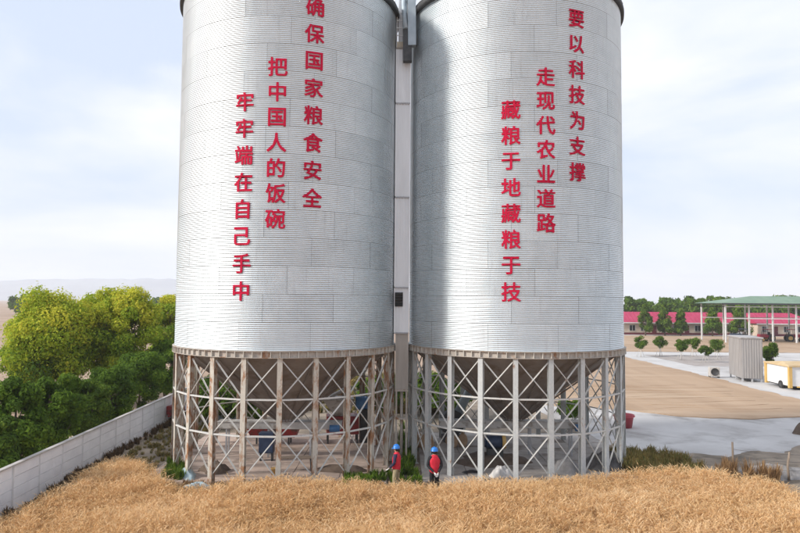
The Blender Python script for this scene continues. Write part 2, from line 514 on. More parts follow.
sheet('ground', [(-3950, -300), (3950, -300), (3950, 3950), (-3950, 3950)], 0.0, M['soil'], label='dry bare soil and far tilled fields')
def ragged(pts, step=0.8, amp=0.16, seed=2):
    r = np.random.default_rng(seed)
    out = []
    for a, b in zip(pts, pts[1:] + pts[:1]):
        d = math.hypot(b[0] - a[0], b[1] - a[1])
        k = max(1, int(d / step))
        for i in range(k):
            t = i / k
            out.append((a[0] + (b[0] - a[0]) * t + r.normal(0, amp), a[1] + (b[1] - a[1]) * t + r.normal(0, amp)))
    return out
dirt_pts = [(-13.1, 10), (16.5, 10), (20, 22), (60, 22), (60, 36), (13, 36), (9, 44), (2, 70), (-13.4, 70)]
sheet('dirt_ground', dirt_pts, 0.004, M['dirt'], label='trodden brown dirt around the silos')
yard_pts = [(11.0, 32.2), (12.6, 31.3), (14.2, 31.8), (15.6, 31.0), (17.2, 32.4), (18.6, 32.0), (20.2, 33.6), (22, 34.0), (24.5, 33.2), (28, 33.6), (34, 32.5), (70, 31), (140, 34), (140, 172), (4, 172), (7, 60), (10.3, 36)]
sheet('yard', ragged(yard_pts, 0.35, 0.09, 5)[:41] + yard_pts[8:], 0.010, M['concrete'], label='pale concrete drying yard beside the silos')
sheet('road', [(30.6, 34.05), (33.4, 34.1), (34.2, 92.0), (30.6, 92.0)], 0.016, M['road'], label='pale concrete road along the spread grain')
sheet('road', [(10, 92.2), (130, 92.2), (130, 96.5), (10, 96.5)], 0.016, M['road'], label='pale concrete road beyond the young trees')
sheet('planting_bed', [(34.3, 76), (46, 76), (48, 91.8), (34.3, 91.8)], 0.022, M['bed'], label='brown planting bed of the young trees')

g = slab_sheet('drying_grain', ragged([(10.5, 46.0), (14.0, 44.8), (15.3, 44.3), (17.3, 42.3), (19.5, 41.2), (22.5, 41.3), (26.0, 42.0), (30.0, 43.5), (30.3, 50.0), (30.1, 54.5), (30.5, 62), (30.45, 70), (30.2, 80), (30.4, 91.3), (10.5, 91.3)]), 0.012, 0.06, M['grain'])
tag(g, 'broad sheet of tan wheat grain spread to dry on the yard', 'grain', kind='stuff')
g = slab_sheet('drying_grain', ragged([(12, 98.0), (80, 98.0), (88, 110), (90, 147), (12, 147)]), 0.012, 0.06, M['grain'])
tag(g, 'far strip of tan grain drying beyond the young trees', 'grain', kind='stuff')
g = slab_sheet('drying_grain', ragged([(36.5, 40), (52, 39), (60, 62), (46, 71), (40.5, 68)]), 0.012, 0.05, M['grain'])
tag(g, 'patch of tan grain drying right of the grey cabinet', 'grain', kind='stuff')
# thin windrows left by the rake on the grain
mb = MB()
for k in range(9):
    y0 = 44.6 + k * 1.5 + random.uniform(-0.4, 0.4)
    x0, x1 = 12.5 + random.uniform(0, 3), 29.0 - random.uniform(0, 4)
    if y0 < 46: x0 += 4.0
    pts = [(x0 + (x1 - x0) * t / 12, y0 + 0.5 * math.sin(t * 0.5 + k) + t * 0.08, 0.055) for t in range(13)]
    mb.tube(pts, [0.02] + [random.uniform(0.025, 0.05) for _ in range(11)] + [0.02], 6)
o = mb.build('grain_windrow', M['grain'])
tag(o, 'low raked ridges of grain across the drying sheet', 'grain', kind='stuff')

# hills, far away
def hills(y, amp, seed, label, x0=-3800, x1=3800):
    r = np.random.default_rng(seed)
    n = 160
    xs = np.linspace(x0, x1, n)
    h = np.zeros(n)
    for k in range(1, 7):
        h += np.sin(xs / 2600 * k * 1.7 + r.uniform(0, 6.28)) / k ** 1.1
    h = amp * (0.55 + 0.45 * (h - h.min()) / (h.max() - h.min())) + r.normal(0, amp * 0.015, n)
    h *= np.clip((-250 - xs) / 900, 0, 1) ** 1.2
    keep = xs < -200
    xs, h = xs[keep], h[keep]
    n = len(xs)
    v, f_ = [], []
    rows = [(0, -500, -2), (0.45, -260, 0), (0.8, -90, 0), (1.0, 0, 0), (0.6, 260, 0), (0, 520, -2)]
    for fr, dy, dz in rows:
        for i in range(n):
            v.append((xs[i], y + dy, h[i] * fr + dz))
    for j in range(len(rows) - 1):
        for i in range(n - 1):
            f_.append((j * n + i, j * n + i + 1, (j + 1) * n + i + 1, (j + 1) * n + i))
    me = bpy.data.meshes.new('hills')
    me.from_pydata(v, [], f_)
    me.polygons.foreach_set('use_smooth', [True] * len(f_))
    o = link('hills', me, M['hill'])
    tag(o, label, kind='structure')
hills(3300, 150, 3, 'faint blue hills on the left horizon')

# ------------------------------------------------------------------ the two silos
SR = 4.9                               # radius, metres
Z_RIM_BOT, Z_RIM, ROW, NROW, NSH, NLEG = 4.95, 5.22, 1.10, 14, 11, 22
Z_EAVE = Z_RIM + ROW * NROW
def th2rz(deg):
    """angle measured from the side that faces the camera (-Y), positive to the right -> z rotation of a part modelled at +X"""
    return R_(deg) - math.pi / 2

# one corrugated sheet, modelled round +X
def sheet_mesh():
    span = 2 * math.pi / NSH - 0.0016
    nc, per = 10, 6
    ncor = 14
    nr = ncor * per
    a = np.linspace(-span / 2, span / 2, nc + 1)
    t = np.linspace(0, 1, nr + 1)
    z = 0.003 + t * (ROW - 0.006)
    rad = SR + 0.0150 * np.sin(t * ncor * 2 * math.pi)
    v = np.stack([np.outer(rad, np.cos(a)), np.outer(rad, np.sin(a)), np.repeat(z[:, None], nc + 1, 1)], -1).reshape(-1, 3)
    f = []
    for j in range(nr):
        for i in range(nc):
            k = j * (nc + 1) + i
            f.append((k, k + 1, k + nc + 2, k + nc + 1))
    return fast_mesh('wall_sheet', v, np.array(f), smooth=True)

def hbeam(mb, w, d, t, z0, z1, x=0.0):
    """H section standing upright, flanges face +X / -X"""
    mb.box(x + d / 2 - t, x + d / 2, -w / 2, w / 2, z0, z1)
    mb.box(x - d / 2, x - d / 2 + t, -w / 2, w / 2, z0, z1)
    mb.box(x - d / 2 + t, x + d / 2 - t, -t / 2, t / 2, z0, z1)
    return mb

ME = {}
ME['sheet'] = sheet_mesh()
ME['sheet'].materials.append(M['galv'])
RL = SR - 0.06
mb = MB()
hbeam(mb, 0.20, 0.20, 0.018, 0.02, Z_RIM_BOT - 0.002, RL)
mb.box(RL - 0.17, RL + 0.17, -0.17, 0.17, 0.0, 0.02)
ME['leg'] = mb.mesh('leg')
half = math.pi / NLEG
def on_leg(side, z, dr):
    a = side * half
    r = RL + dr
    ins = 0.10                          # braces start at the flange edge
    x, y = r * math.cos(a), r * math.sin(a) - side * ins
    return (x, y, z)
TIERS = [(0.42, 1.90), (2.02, 3.28), (3.42, 4.80)]
braces = []
for (z0, z1) in TIERS:
    for s, dr in ((1, 0.052), (-1, 0.018)):
        mb = MB()
        a, b = Vector(on_leg(-s, z0, dr)), Vector(on_leg(s, z1, dr))
        mb.bar(a, b, 0.012, 0.056, (1, 0, 0))
        mb.bar(a + Vector((-0.012, 0, 0.024)), b + Vector((-0.012, 0, 0.024)), 0.045, 0.010, (1, 0, 0))
        braces.append(mb.mesh('brace'))
ties = []
for z in (1.96, 3.35):
    mb = MB()
    a, b = Vector(on_leg(-1, z, 0.085)), Vector(on_leg(1, z, 0.085))
    mb.bar(a, b, 0.012, 0.06, (0, 0, 1))
    mb.bar(a + Vector((-0.03, 0, 0.027)), b + Vector((-0.03, 0, 0.027)), 0.055, 0.008, (0, 0, 1))
    ties.append(mb.mesh('tie_bar'))
mb = MB()
mb.box(SR - 0.02, SR + 0.095, -0.011, 0.011, Z_RIM_BOT + 0.024, Z_RIM - 0.026)
ME['stiff'] = mb.mesh('stiffener')
# hopper plate, one of 22
mb = MB()
HZ0, HR0 = 1.78, 0.45
n = 2
vs_, fs = [], []
for j, (r, z) in enumerate(((SR - 0.2, Z_RIM_BOT - 0.02), (SR * 0.5, (Z_RIM_BOT + HZ0) / 2 - 0.02), (HR0, HZ0))):
    for k in range(n + 1):
        a = -half * 0.992 + 2 * half * 0.992 * k / n
        vs_.append((r * math.cos(a), r * math.sin(a), z))
for j in range(2):
    for k in range(n):
        i = j * (n + 1) + k
        fs.append((i, i + n + 1, i + n + 2, i + 1))
mb.add(vs_, fs)
# standing rib of the plate
mb.bar(((SR - 0.25) * math.cos(half), (SR - 0.25) * math.sin(half), Z_RIM_BOT - 0.06), (HR0 * math.cos(half), HR0 * math.sin(half), HZ0 - 0.03), 0.03, 0.06)
ME['hop'] = mb.mesh('hopper_plate')
ME['hop'].materials.append(M['hopper'])
mb = MB()
mb.lathe([(SR - 0.02, Z_RIM_BOT), (SR + 0.105, Z_RIM_BOT), (SR + 0.105, Z_RIM_BOT + 0.022), (SR + 0.012, Z_RIM_BOT + 0.022), (SR + 0.012, Z_RIM - 0.024), (SR + 0.105, Z_RIM - 0.024), (SR + 0.105, Z_RIM), (SR - 0.2, Z_RIM), (SR - 0.2, Z_RIM_BOT), (SR - 0.02, Z_RIM_BOT)], 88, smooth=False)
ME['ring'] = mb.mesh('ring_beam')
mb = MB()
mb.lathe([(SR - 0.04, Z_RIM), (SR - 0.04, Z_EAVE + 0.02)], 96)
ME['inner'] = mb.mesh('inner_wall')
mb = MB()
mb.lathe([(SR - 0.02, Z_EAVE - 0.30), (SR + 0.05, Z_EAVE - 0.32), (SR + 0.16, Z_EAVE - 0.34), (SR + 0.17, Z_EAVE - 0.14), (SR + 0.12, Z_EAVE + 0.02)], 96)
ME['eave'] = mb.mesh('eave_trim')
mb = MB()
nseg = 44
for k in range(nseg):                  # conical roof of ribbed panels
    a0, a1 = 2 * math.pi * k / nseg, 2 * math.pi * (k + 1) / nseg
    def P(r, a, z): return (r * math.cos(a), r * math.sin(a), z)
    z1 = Z_EAVE + 0.06 + (SR + 0.14) * math.tan(R_(26))
    mb.add([P(SR + 0.14, a0, Z_EAVE + 0.03), P(SR + 0.14, a1, Z_EAVE + 0.03), P(0.5, a1, z1 - 0.25), P(0.5, a0, z1 - 0.25)], [(0, 1, 2, 3)])
    mb.bar(P(SR + 0.14, a0, Z_EAVE + 0.06), P(0.5, a0, z1 - 0.22), 0.05, 0.06)
mb.lathe([(0.55, Z_EAVE + 2.15), (0.55, Z_EAVE + 2.8), (0.3, Z_EAVE + 2.95), (0.0, Z_EAVE + 2.95)], 24)
ME['roof'] = mb.mesh('roof')

# ---- red characters
fcache = {}
def glyph(ch):
    if ch in fcache:
        return fcache[ch]
    cu = bpy.data.curves.new('sign_character', 'FONT')
    cu.body = ch
    cu.size = 0.80
    cu.extrude = 0.007
    cu.resolution_u = 3
    ob = bpy.data.objects.new('sign_character', cu)
    COL.objects.link(ob)
    dg = bpy.context.evaluated_depsgraph_get()
    me = bpy.data.meshes.new_from_object(ob.evaluated_get(dg))
    bpy.data.objects.remove(ob)
    bpy.data.curves.remove(cu)
    me.name = 'sign_character'
    co = np.zeros(len(me.vertices) * 3, np.float32)
    me.vertices.foreach_get('co', co)
    co = co.reshape(-1, 3)
    mid = (co.min(0) + co.max(0)) / 2
    co = co - mid
    me.calc_loop_triangles()
    tr = np.zeros(len(me.loop_triangles) * 3, np.int32)
    me.loop_triangles.foreach_get('vertices', tr)
    tr = tr.reshape(-1, 3)
    bpy.data.meshes.remove(me)
    # bold strokes: the thin letter nine times, shifted a little sideways and stepped in depth
    vs_, fs = [], []
    for k in range(9):
        d = (0, 0) if k == 0 else (0.017 * math.cos(k * math.pi / 4), 0.014 * math.sin(k * math.pi / 4))
        c = co + np.array([d[0], d[1], -0.0006 * k])
        fs.append(tr + len(co) * k)
        vs_.append(c)
    x, y, z = np.concatenate(vs_).T
    # the letter stands in the Y-Z plane and faces +X
    rad = SR + 0.028
    out = np.stack([rad * np.cos(x / rad) + z, rad * np.sin(x / rad), y], 1)
    me = fast_mesh('sign_character', out, np.concatenate(fs))
    me.materials.append(M['red_letter'])
    fcache[ch] = me
    return me

def silo(label, cx, cy, leg0, leg_mat, seam0, columns):
    t = thing('grain_silo', label, 'silo', (cx, cy, 0), 0, 'galvanised grain silos')
    # wall sheets: each row steps round by a third of a sheet
    for j in range(NROW):
        for i in range(NSH):
            o = link('wall_sheet', ME['sheet'], None, t)
            dr = 0.004 * ((i + j) % 2)
            o.scale = (1 + dr / SR, 1 + dr / SR, 1)
            o.location = (0, 0, Z_RIM + ROW * j)
            o.rotation_euler = (0, 0, th2rz(seam0 + (j - 12) * 360 / NSH / 3 + (i + 0.5) * 360 / NSH))
    link('inner_wall', ME['inner'], M['inner'], t)
    link('eave_trim', ME['eave'], M['eave'], t)
    link('roof', ME['roof'], M['clad'], t)
    link('ring_beam', ME['ring'], M['ring'], t)
    for i in range(NLEG * 4):
        o = link('stiffener', ME['stiff'], M['ring_plate'], t)
        o.rotation_euler = (0, 0, th2rz(leg0 + i * 360 / NLEG / 4))
    for i in range(NLEG):
        lm = ME['leg'].copy() if i == 0 else lm_
        if i == 0:
            lm.materials.append(leg_mat)
            lm_ = lm
        o = link('leg', lm, None, t)
        rz = th2rz(leg0 + i * 360 / NLEG)
        o.rotation_euler = (0, 0, rz)
        rb = th2rz(leg0 + (i + 0.5) * 360 / NLEG)
        for bmesh_ in braces:
            o = link('brace', bmesh_, M['brace'], t)
            o.rotation_euler = (0, 0, rb)
        for tm in ties:
            o = link('tie_bar', tm, M['brace'], t)
            o.rotation_euler = (0, 0, rb)
        o = link('hopper_plate', ME['hop'], None, t)
        o.rotation_euler = (0, 0, rb)
    # outlet under the hopper
    mb = MB()
    mb.lathe([(0.47, HZ0 + 0.04), (0.50, HZ0 + 0.04), (0.50, HZ0 - 0.02), (0.42, HZ0 - 0.02), (0.42, HZ0 - 0.07), (0.0, HZ0 - 0.07)], 20)
    mb.build('hopper_outlet', M['grey_paint'], t)
    for text, deg, ztop, zbot in columns:
        for k, ch in enumerate(text):
            z = ztop + (zbot - ztop) * k / (len(text) - 1)
            o = link('sign_character', glyph(ch), None, t)
            o.location = (0, 0, z)
            o.rotation_euler = (0, 0, th2rz(deg))
    return t

C1 = (-1.05118 * SR, 6.1425 * SR)
C2 = (1.09418 * SR, 6.27108 * SR)
silo('corrugated silver silo on rusty orange-streaked legs, left of the pair, beside the white wall', C1[0], C1[1], -42.51, M['leg_rusty'], 20.0 - 360 / NSH * 0, [
    ('确保国家粮食安全', 19.9, 18.92, 11.22), ('把中国人的饭碗', 3.25, 16.36, 10.34), ('牢牢端在自己手中', -11.96, 14.98, 7.53)])
silo('corrugated silver silo on pale grey legs, right of the pair, beside the drying yard', C2[0], C2[1], -58.095, M['leg_grey'], 10.9, [
    ('要以科技为支撑', 21.7, 18.82, 12.47), ('走现代农业道路', 5.4, 16.27, 10.34), ('藏粮于地藏粮于技', -11.0, 14.93, 7.58)])

# floor under the silos, laid in big slabs
def pad(cx, cy, mat, label, rows, cols, x0, x1, y0, y1):
    t = bpy.data.objects.new('paved_floor', None)
    COL.objects.link(t)
    t.location = (cx, cy, 0)
    tag(t, label, kind='structure')
    w, d = (x1 - x0) / cols, (y1 - y0) / rows
    mb = MB()
    mb.box(-w / 2 + 0.012, w / 2 - 0.012, -d / 2 + 0.02, d / 2 - 0.02, 0.0, 0.09)
    me = mb.mesh('floor_slab')
    me.materials.append(mat)
    for j in range(rows):
        for i in range(cols):
            o = link('floor_slab', me, None, t)
            o.location = (x0 + w * (i + 0.5) + (0.5 * w if j % 2 and i < cols - 1 else 0) * 0.0, y0 + d * (j + 0.5), random.uniform(-0.015, 0.012))
            o.rotation_euler = (random.uniform(-0.004, 0.004), random.uniform(-0.003, 0.003), random.uniform(-0.006, 0.006))
pad(C1[0], C1[1], M['slab'], 'pinkish slab floor under the silo with rusty legs', 12, 5, -5.0, 4.7, -4.3, 5.2)
pad(C2[0], C2[1], M['slab_grey'], 'dusty grey slab floor under the silo with pale legs', 8, 5, -4.4, 5.0, -4.6, 5.2)

# ------------------------------------------------------------------ elevator tower in the gap
EY = 29.4
def clad_section(x0, x1, y0, y1, z0, z1):
    mb = MB()
    mb.box(x0, x1, y0, y1, z0, z1)
    nx = max(3, int((x1 - x0) / 0.115))
    for k in range(nx + 1):
        x = x0 + (x1 - x0) * k / nx
        mb.box(x - 0.022, x + 0.022, y0 - 0.055, y0 - 0.0005, z0 + 0.02, z1 - 0.02)
        mb.box(x - 0.022, x + 0.022, y1 + 0.0005, y1 + 0.03, z0 + 0.02, z1 - 0.02)
    return mb
tw = thing('elevator_tower', 'narrow ribbed pale metal elevator tower in the gap between the silos', 'tower', (0.08, EY, 0))
zz = [5.76, 7.80, 11.9, 16.23, 18.8]
for a, b in zip(zz[:-1], zz[1:]):
    clad_section(-0.32, 0.32, 0, 0.6, a + 0.02, b - 0.02).build('cladding_panel', M['clad'], tw)
    mb = MB()
    mb.box(-0.325, 0.325, -0.075, 0.62, a - 0.035, a + 0.015)
    mb.build('joint_flashing', M['grey_paint'], tw)
clad_section(-0.24, 0.30, 0.04, 0.5, 3.25, 5.72).build('lower_casing', M['clad_low'], tw)
mb = MB()
mb.box(-0.26, 0.32, 0.0, 0.55, 3.15, 3.248)
for x in (-0.20, 0.26):
    for y in (0.06, 0.48):
        mb.box(x - 0.04, x + 0.04, y - 0.04, y + 0.04, 0.0, 3.149)
mb.box(-0.159, 0.219, 0.035, 0.085, 1.9, 1.98)
mb.build('base_frame', M['ring'], tw)
mb = MB()
mb.tube([(0.04, 0.27, 0.0), (0.04, 0.27, 3.14)], 0.07, 10)
mb.build('drain_pipe', M['ring'], tw)
lv = MB()
lv.box(-0.30, 0.06, -0.10, -0.056, 6.95, 7.58)
lo = lv.build('louvre', M['louvre'], tw)
for k in range(5):
    mb = MB()
    mb.bar((-0.29, -0.115, 7.01 + k * 0.125), (0.05, -0.115, 7.01 + k * 0.125), 0.05, 0.03, (0, -0.5, 0.85))
    mb.build('louvre_blade', M['dark_steel'], lo)
mb = MB()
mb.box(-0.33, 0.33, -0.08, 0.62, 18.785, 18.84)
mb.build('top_flashing', M['ring'], tw)
mb = MB()
mb.box(-0.31, 0.31, 0.0, 0.58, 18.842, 19.12)
mb.build('cap', M['beige'], tw)
for x in (-0.30, 0.0, 0.30):
    mb = MB(); mb.box(x - 0.02, x + 0.02, 0.02, 0.06, 19.122, 20.6)
    mb.build('rail_post', M['white_paint'], tw)
for z in (19.4, 19.75, 20.1, 20.45):
    mb = MB(); mb.box(-0.33, 0.33, -0.015, 0.018, z, z + 0.04)
    mb.build('rail', M['white_paint'], tw)
clad_section(-0.22, 0.22, 0.22, 0.55, 19.13, 23.6).build('head_casing', M['clad'], tw)
sp = thing('grain_spout', 'blue-grey steel grain spout hanging in the gap beside the right silo top', 'spout', (0, 0, 0))
mb = MB()
mb.bar((0.47, 29.0, 18.75), (0.44, 29.0, 20.9), 0.36, 0.34, (0, 1, 0))
mb.build('spout_box', M['steel_blue'], sp)
mb = MB()
mb.bar((0.27, 29.05, 18.05), (0.25, 29.05, 19.5), 0.40, 0.34, (0, 1, 0))
mb.build('lower_box', M['dark_steel'], sp)
mb = MB()
mb.tube([(0.42, 29.0, 20.85), (0.38, 29.3, 21.3), (0.1, 29.75, 23.3)], [0.22, 0.22, 0.22], 12)
mb.tube([(0.18, 28.9, 19.5), (0.1, 29.2, 20.6), (0.05, 29.75, 22.9)], [0.12, 0.12, 0.12], 10)
mb.build('feed_pipe', M['steel_blue'], sp)
mb = MB()
mb.bar((0.50, 29.05, 20.3), (1.2, 29.9, 20.6), 0.08, 0.08)
mb.bar((0.45, 29.05, 18.9), (0.95, 29.6, 18.9), 0.06, 0.06)
mb.build('bracket', M['dark_steel'], sp)

# ------------------------------------------------------------------ white boundary wall
WA, WB = Vector((-12.72, 12.0, 0)), Vector((-13.95, 53.0, 0))
wdir = (WB - WA).normalized()
wrz = math.atan2(wdir.y, wdir.x)
wl_ = (WB - WA).length
BAY, WH = 1.72, 1.52
wall = thing('boundary_wall', 'whitewashed concrete board wall running back past the left silo', 'wall', WA, wrz)
mb = MB(); mb.box(0.055, BAY - 0.055, -0.035, 0.035, 0.006, 0.366)
me_board = mb.mesh('wall_board'); me_board.materials.append(M['wall_board'])
mb = MB(); mb.box(-0.055, 0.055, -0.045, 0.045, 0.0, WH - 0.002)
me_post = mb.mesh('wall_post'); me_post.materials.append(M['wall_post'])
mb = MB(); mb.box(0.004, BAY - 0.004, -0.085, 0.085, 0.0, 0.055)
me_cap = mb.mesh('coping'); me_cap.materials.append(M['wall_cap'])
nb = int(wl_ / BAY)
for k in range(nb + 1):
    o = link('wall_post', me_post, None, wall, (k * BAY, random.uniform(-0.006, 0.006), 0))
    if k == nb: break
    for j in range(4):
        o = link('wall_board', me_board, None, wall, (k * BAY, random.uniform(-0.008, 0.008), 0.01 + 0.376 * j))
        o.rotation_euler = (random.uniform(-0.006, 0.006), 0, 0)
    link('coping', me_cap, None, wall, (k * BAY, random.uniform(-0.004, 0.004), WH + 0.001 + random.uniform(0, 0.006)))
# its dusty footpath outside
sheet('path', [(-16.9, 14), (-14.6, 14), (-15.3, 60), (-17.4, 60)], 0.004, M['soil_pale'], label='pale dusty path outside the white wall')

# ------------------------------------------------------------------ trees
def leaf_cloud(centres, radii, counts, size, r, top_tint=None, flat=0.75, out_c=None):
    """diamond leaves scattered in clusters; returns verts, faces, tint"""
    V, T = [], []
    for c, rad, n in zip(centres, radii, counts):
        d = r.normal(size=(n, 3))
        d /= np.linalg.norm(d, axis=1)[:, None]
        rr = rad * r.uniform(0.30, 1.0, n) ** 0.55 * np.where(r.uniform(size=n) < 0.16, r.uniform(1.0, 1.45, n), 1.0)
        p = c + d * rr[:, None] * np.array([1, 1, flat])
        nrm = d * 1.3 + r.normal(size=(n, 3)) * 0.55 + np.array([0, 0, 0.35])
        nrm /= np.linalg.norm(nrm, axis=1)[:, None]
        t1 = np.cross(nrm, r.normal(size=(n, 3)))
        t1 /= np.linalg.norm(t1, axis=1)[:, None]
        t1[:, 2] -= 0.25
        t2 = np.cross(nrm, t1)
        s = size * r.uniform(0.6, 1.35, n)[:, None]
        a, b = p - t1 * s, p + t1 * s
        V.append(np.stack([a, p + t2 * s * 0.5 + nrm * s * 0.12, b, p - t2 * s * 0.5 + nrm * s * 0.12], 1))
        base = r.uniform(0.12, 0.62) if top_tint is None else top_tint(c)
        T.append(np.repeat(np.clip(base + r.normal(0, 0.13, n), 0, 1), 4))
    V = np.concatenate(V).reshape(-1, 3)
    T = np.concatenate(T)
    F = np.arange(len(V)).reshape(-1, 4)
    return V, F, T

def tree(name, label, loc, h, rad, base, leafmat, nl=9000, size=0.13, ncl=42, seed=1, shape='round', tint=None, group=None, trunk_mat=None, trunk_r=None, flat=0.8, cat='tree', clus=(0.17, 0.36)):
    r = np.random.default_rng(seed)
    t = thing(name, label, cat, loc, r.uniform(0, 6.28), group)
    zc, hz = (base + h) / 2, (h - base) / 2
    cs, rs = [], []
    for k in range(ncl):
        d = r.normal(size=3)
        d /= np.linalg.norm(d)
        q = r.uniform(0.35, 1.0) ** 0.5
        x, y, z = d * q
        if shape == 'cone':
            z = r.uniform(-1, 1)
            w = (1 - (z + 1) / 2) ** 0.75 * 0.95 + 0.06
            a = r.uniform(0, 6.28)
            ww = w * math.sqrt(r.uniform(0.15, 1))
            x, y = ww * math.cos(a), ww * math.sin(a)
            cr = rad * (0.22 + 0.2 * w)
        elif shape == 'wide':
            cr = rad * r.uniform(0.22, 0.36)
            z = z * 0.9
        else:
            cr = rad * r.uniform(*clus)
        k_ = 1 - 0.27
        cs.append(np.array([x * rad * k_, y * rad * k_, zc + z * hz * 0.82]) * np.array([*r.uniform(0.85, 1.2, 2), 1]))
        rs.append(cr)
    w = np.array(rs) ** 2
    cnt = np.maximum(20, (nl * w / w.sum()).astype(int))
    tf = None
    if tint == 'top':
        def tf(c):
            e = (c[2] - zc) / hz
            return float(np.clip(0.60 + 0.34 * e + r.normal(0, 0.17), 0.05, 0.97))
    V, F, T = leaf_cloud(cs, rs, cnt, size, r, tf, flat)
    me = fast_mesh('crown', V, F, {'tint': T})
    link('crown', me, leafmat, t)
    mb = MB()
    tr = trunk_r or max(0.03, h * 0.02)
    top = zc + 0.35 * hz
    lean = r.normal(0, 0.04, 2) * h * 0.3
    pts = [(lean[0] * (i / 5) ** 2, lean[1] * (i / 5) ** 2, -0.05 + top * i / 5) for i in range(6)]
    mb.tube(pts, [tr * 1.35] + [tr * (1 - 0.13 * i) for i in range(1, 6)], 8)
    for k in range(min(9, ncl)):
        c = cs[k]
        z0 = base * 0.8 + (top - base * 0.8) * r.uniform(0.0, 0.8)
        f0 = min(1, z0 / top)
        p0 = np.array([lean[0] * f0 ** 2, lean[1] * f0 ** 2, z0])
        pm = (p0 + c) / 2 + np.array([0, 0, -0.06 * h * 0.5])
        mb.tube([p0, pm, c], [tr * 0.5, tr * 0.33, tr * 0.12], 6)
    mb.build('trunk', trunk_mat or M['bark'], t)
    return t

# big yellow-topped trees beyond the wall
P = at_depth(54, 345, 44)
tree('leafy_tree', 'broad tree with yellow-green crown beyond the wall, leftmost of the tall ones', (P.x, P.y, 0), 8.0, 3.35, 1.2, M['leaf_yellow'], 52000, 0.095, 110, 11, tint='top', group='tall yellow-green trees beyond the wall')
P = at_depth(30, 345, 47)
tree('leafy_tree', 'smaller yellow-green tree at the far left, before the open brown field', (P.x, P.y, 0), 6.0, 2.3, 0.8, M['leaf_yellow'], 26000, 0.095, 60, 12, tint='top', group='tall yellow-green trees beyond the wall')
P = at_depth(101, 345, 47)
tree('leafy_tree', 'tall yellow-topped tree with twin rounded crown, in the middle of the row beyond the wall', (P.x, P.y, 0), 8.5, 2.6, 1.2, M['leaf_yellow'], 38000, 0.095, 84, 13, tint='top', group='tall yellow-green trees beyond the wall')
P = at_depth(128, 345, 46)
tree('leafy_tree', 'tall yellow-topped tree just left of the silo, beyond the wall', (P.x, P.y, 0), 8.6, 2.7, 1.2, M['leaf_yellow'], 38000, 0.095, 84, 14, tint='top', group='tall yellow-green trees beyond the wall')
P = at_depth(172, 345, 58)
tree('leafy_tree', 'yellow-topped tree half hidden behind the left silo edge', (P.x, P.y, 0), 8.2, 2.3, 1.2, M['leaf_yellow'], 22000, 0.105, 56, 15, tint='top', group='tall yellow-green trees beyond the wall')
# dark green trees and bushes nearer the wall
DK = [(15, 402, 26.3, 4.5, 1.45, 0.5, 'dark green bushy tree at the left edge above the wall', 0),
      (-5, 440, 23.4, 3.2, 0.95, 0.4, 'small bright green tree at the picture edge, nearest to the wall', 1),
      (50, 392, 29.2, 4.4, 1.55, 0.6, 'dark green bushy tree in front of the broad yellow-green one', 0),
      (84, 394, 33.0, 3.6, 1.45, 0.5, 'low mid-green bush tree between two darker ones above the wall', 1),
      (112, 378, 36.0, 4.0, 1.65, 0.5, 'dark green bushy tree below the twin-crowned yellow tree', 0),
      (140, 366, 40.0, 4.4, 1.75, 0.5, 'dark green bushy tree just left of the silo legs', 0),
      (166, 362, 45.0, 4.7, 1.75, 0.5, 'dark green tree touching the left silo edge', 0)]
for k, (px, py, D_, h, rad, b, lab, ty) in enumerate(DK):
    P = at_depth(px, py, D_)
    tree('bushy_tree', lab, (P.x, P.y, 0), h, rad, 0.05, M['leaf_dark'] if ty == 0 else M['leaf_mid'], 24000, 0.075, 46, 30 + k, group='dark green trees along the outside of the wall')
# trees behind the silos seen between the legs
BK = [(206, 38.5, 2.7, 1.3, 'green bush seen between the leftmost legs of the left silo'),
      (228, 37.6, 2.9, 1.4, 'green bush seen behind the left part of the left silo floor'),
      (254, 38.6, 2.4, 1.3, 'low green bush behind the dark red trough'),
      (372, 40.5, 2.8, 1.3, 'green bush behind the red grain cleaner'),
      (391, 43, 2.6, 1.3, 'green bush seen behind the right legs of the left silo'),
      (406, 47, 2.2, 1.2, 'green bush seen through the gap between the silos'),
      (428, 42, 2.9, 1.4, 'green bush seen behind the leftmost legs of the right silo'),
      (452, 40.5, 2.5, 1.3, 'green bush behind the dark aeration fan'),
      (572, 40.0, 1.3, 0.9, 'low green bush seen between the right legs of the right silo')]
for k, (px, D_, h, rad, lab) in enumerate(BK):
    P = at_depth(px, 400, D_)
    tree('bushy_tree', lab, (P.x, P.y, 0), h, rad, 0.2, M['leaf_dark'], 9000, 0.10, 34, 50 + k, group='green bushes behind the silos')
# lone far tree on the field
P = at_depth(21, 305, 300)
tree('field_tree', 'lone dark round tree far off on the brown field', (P.x, P.y, 0), 9.3, 5.6, 0.8, M['leaf_dark'], 9000, 0.45, 50, 61)
P = at_depth(158, 305, 330)
tree('field_tree', 'far dark tree showing between yellow trees left of the silo', (P.x, P.y, 0), 8.8, 4.6, 0.8, M['leaf_dark'], 6000, 0.45, 40, 62)

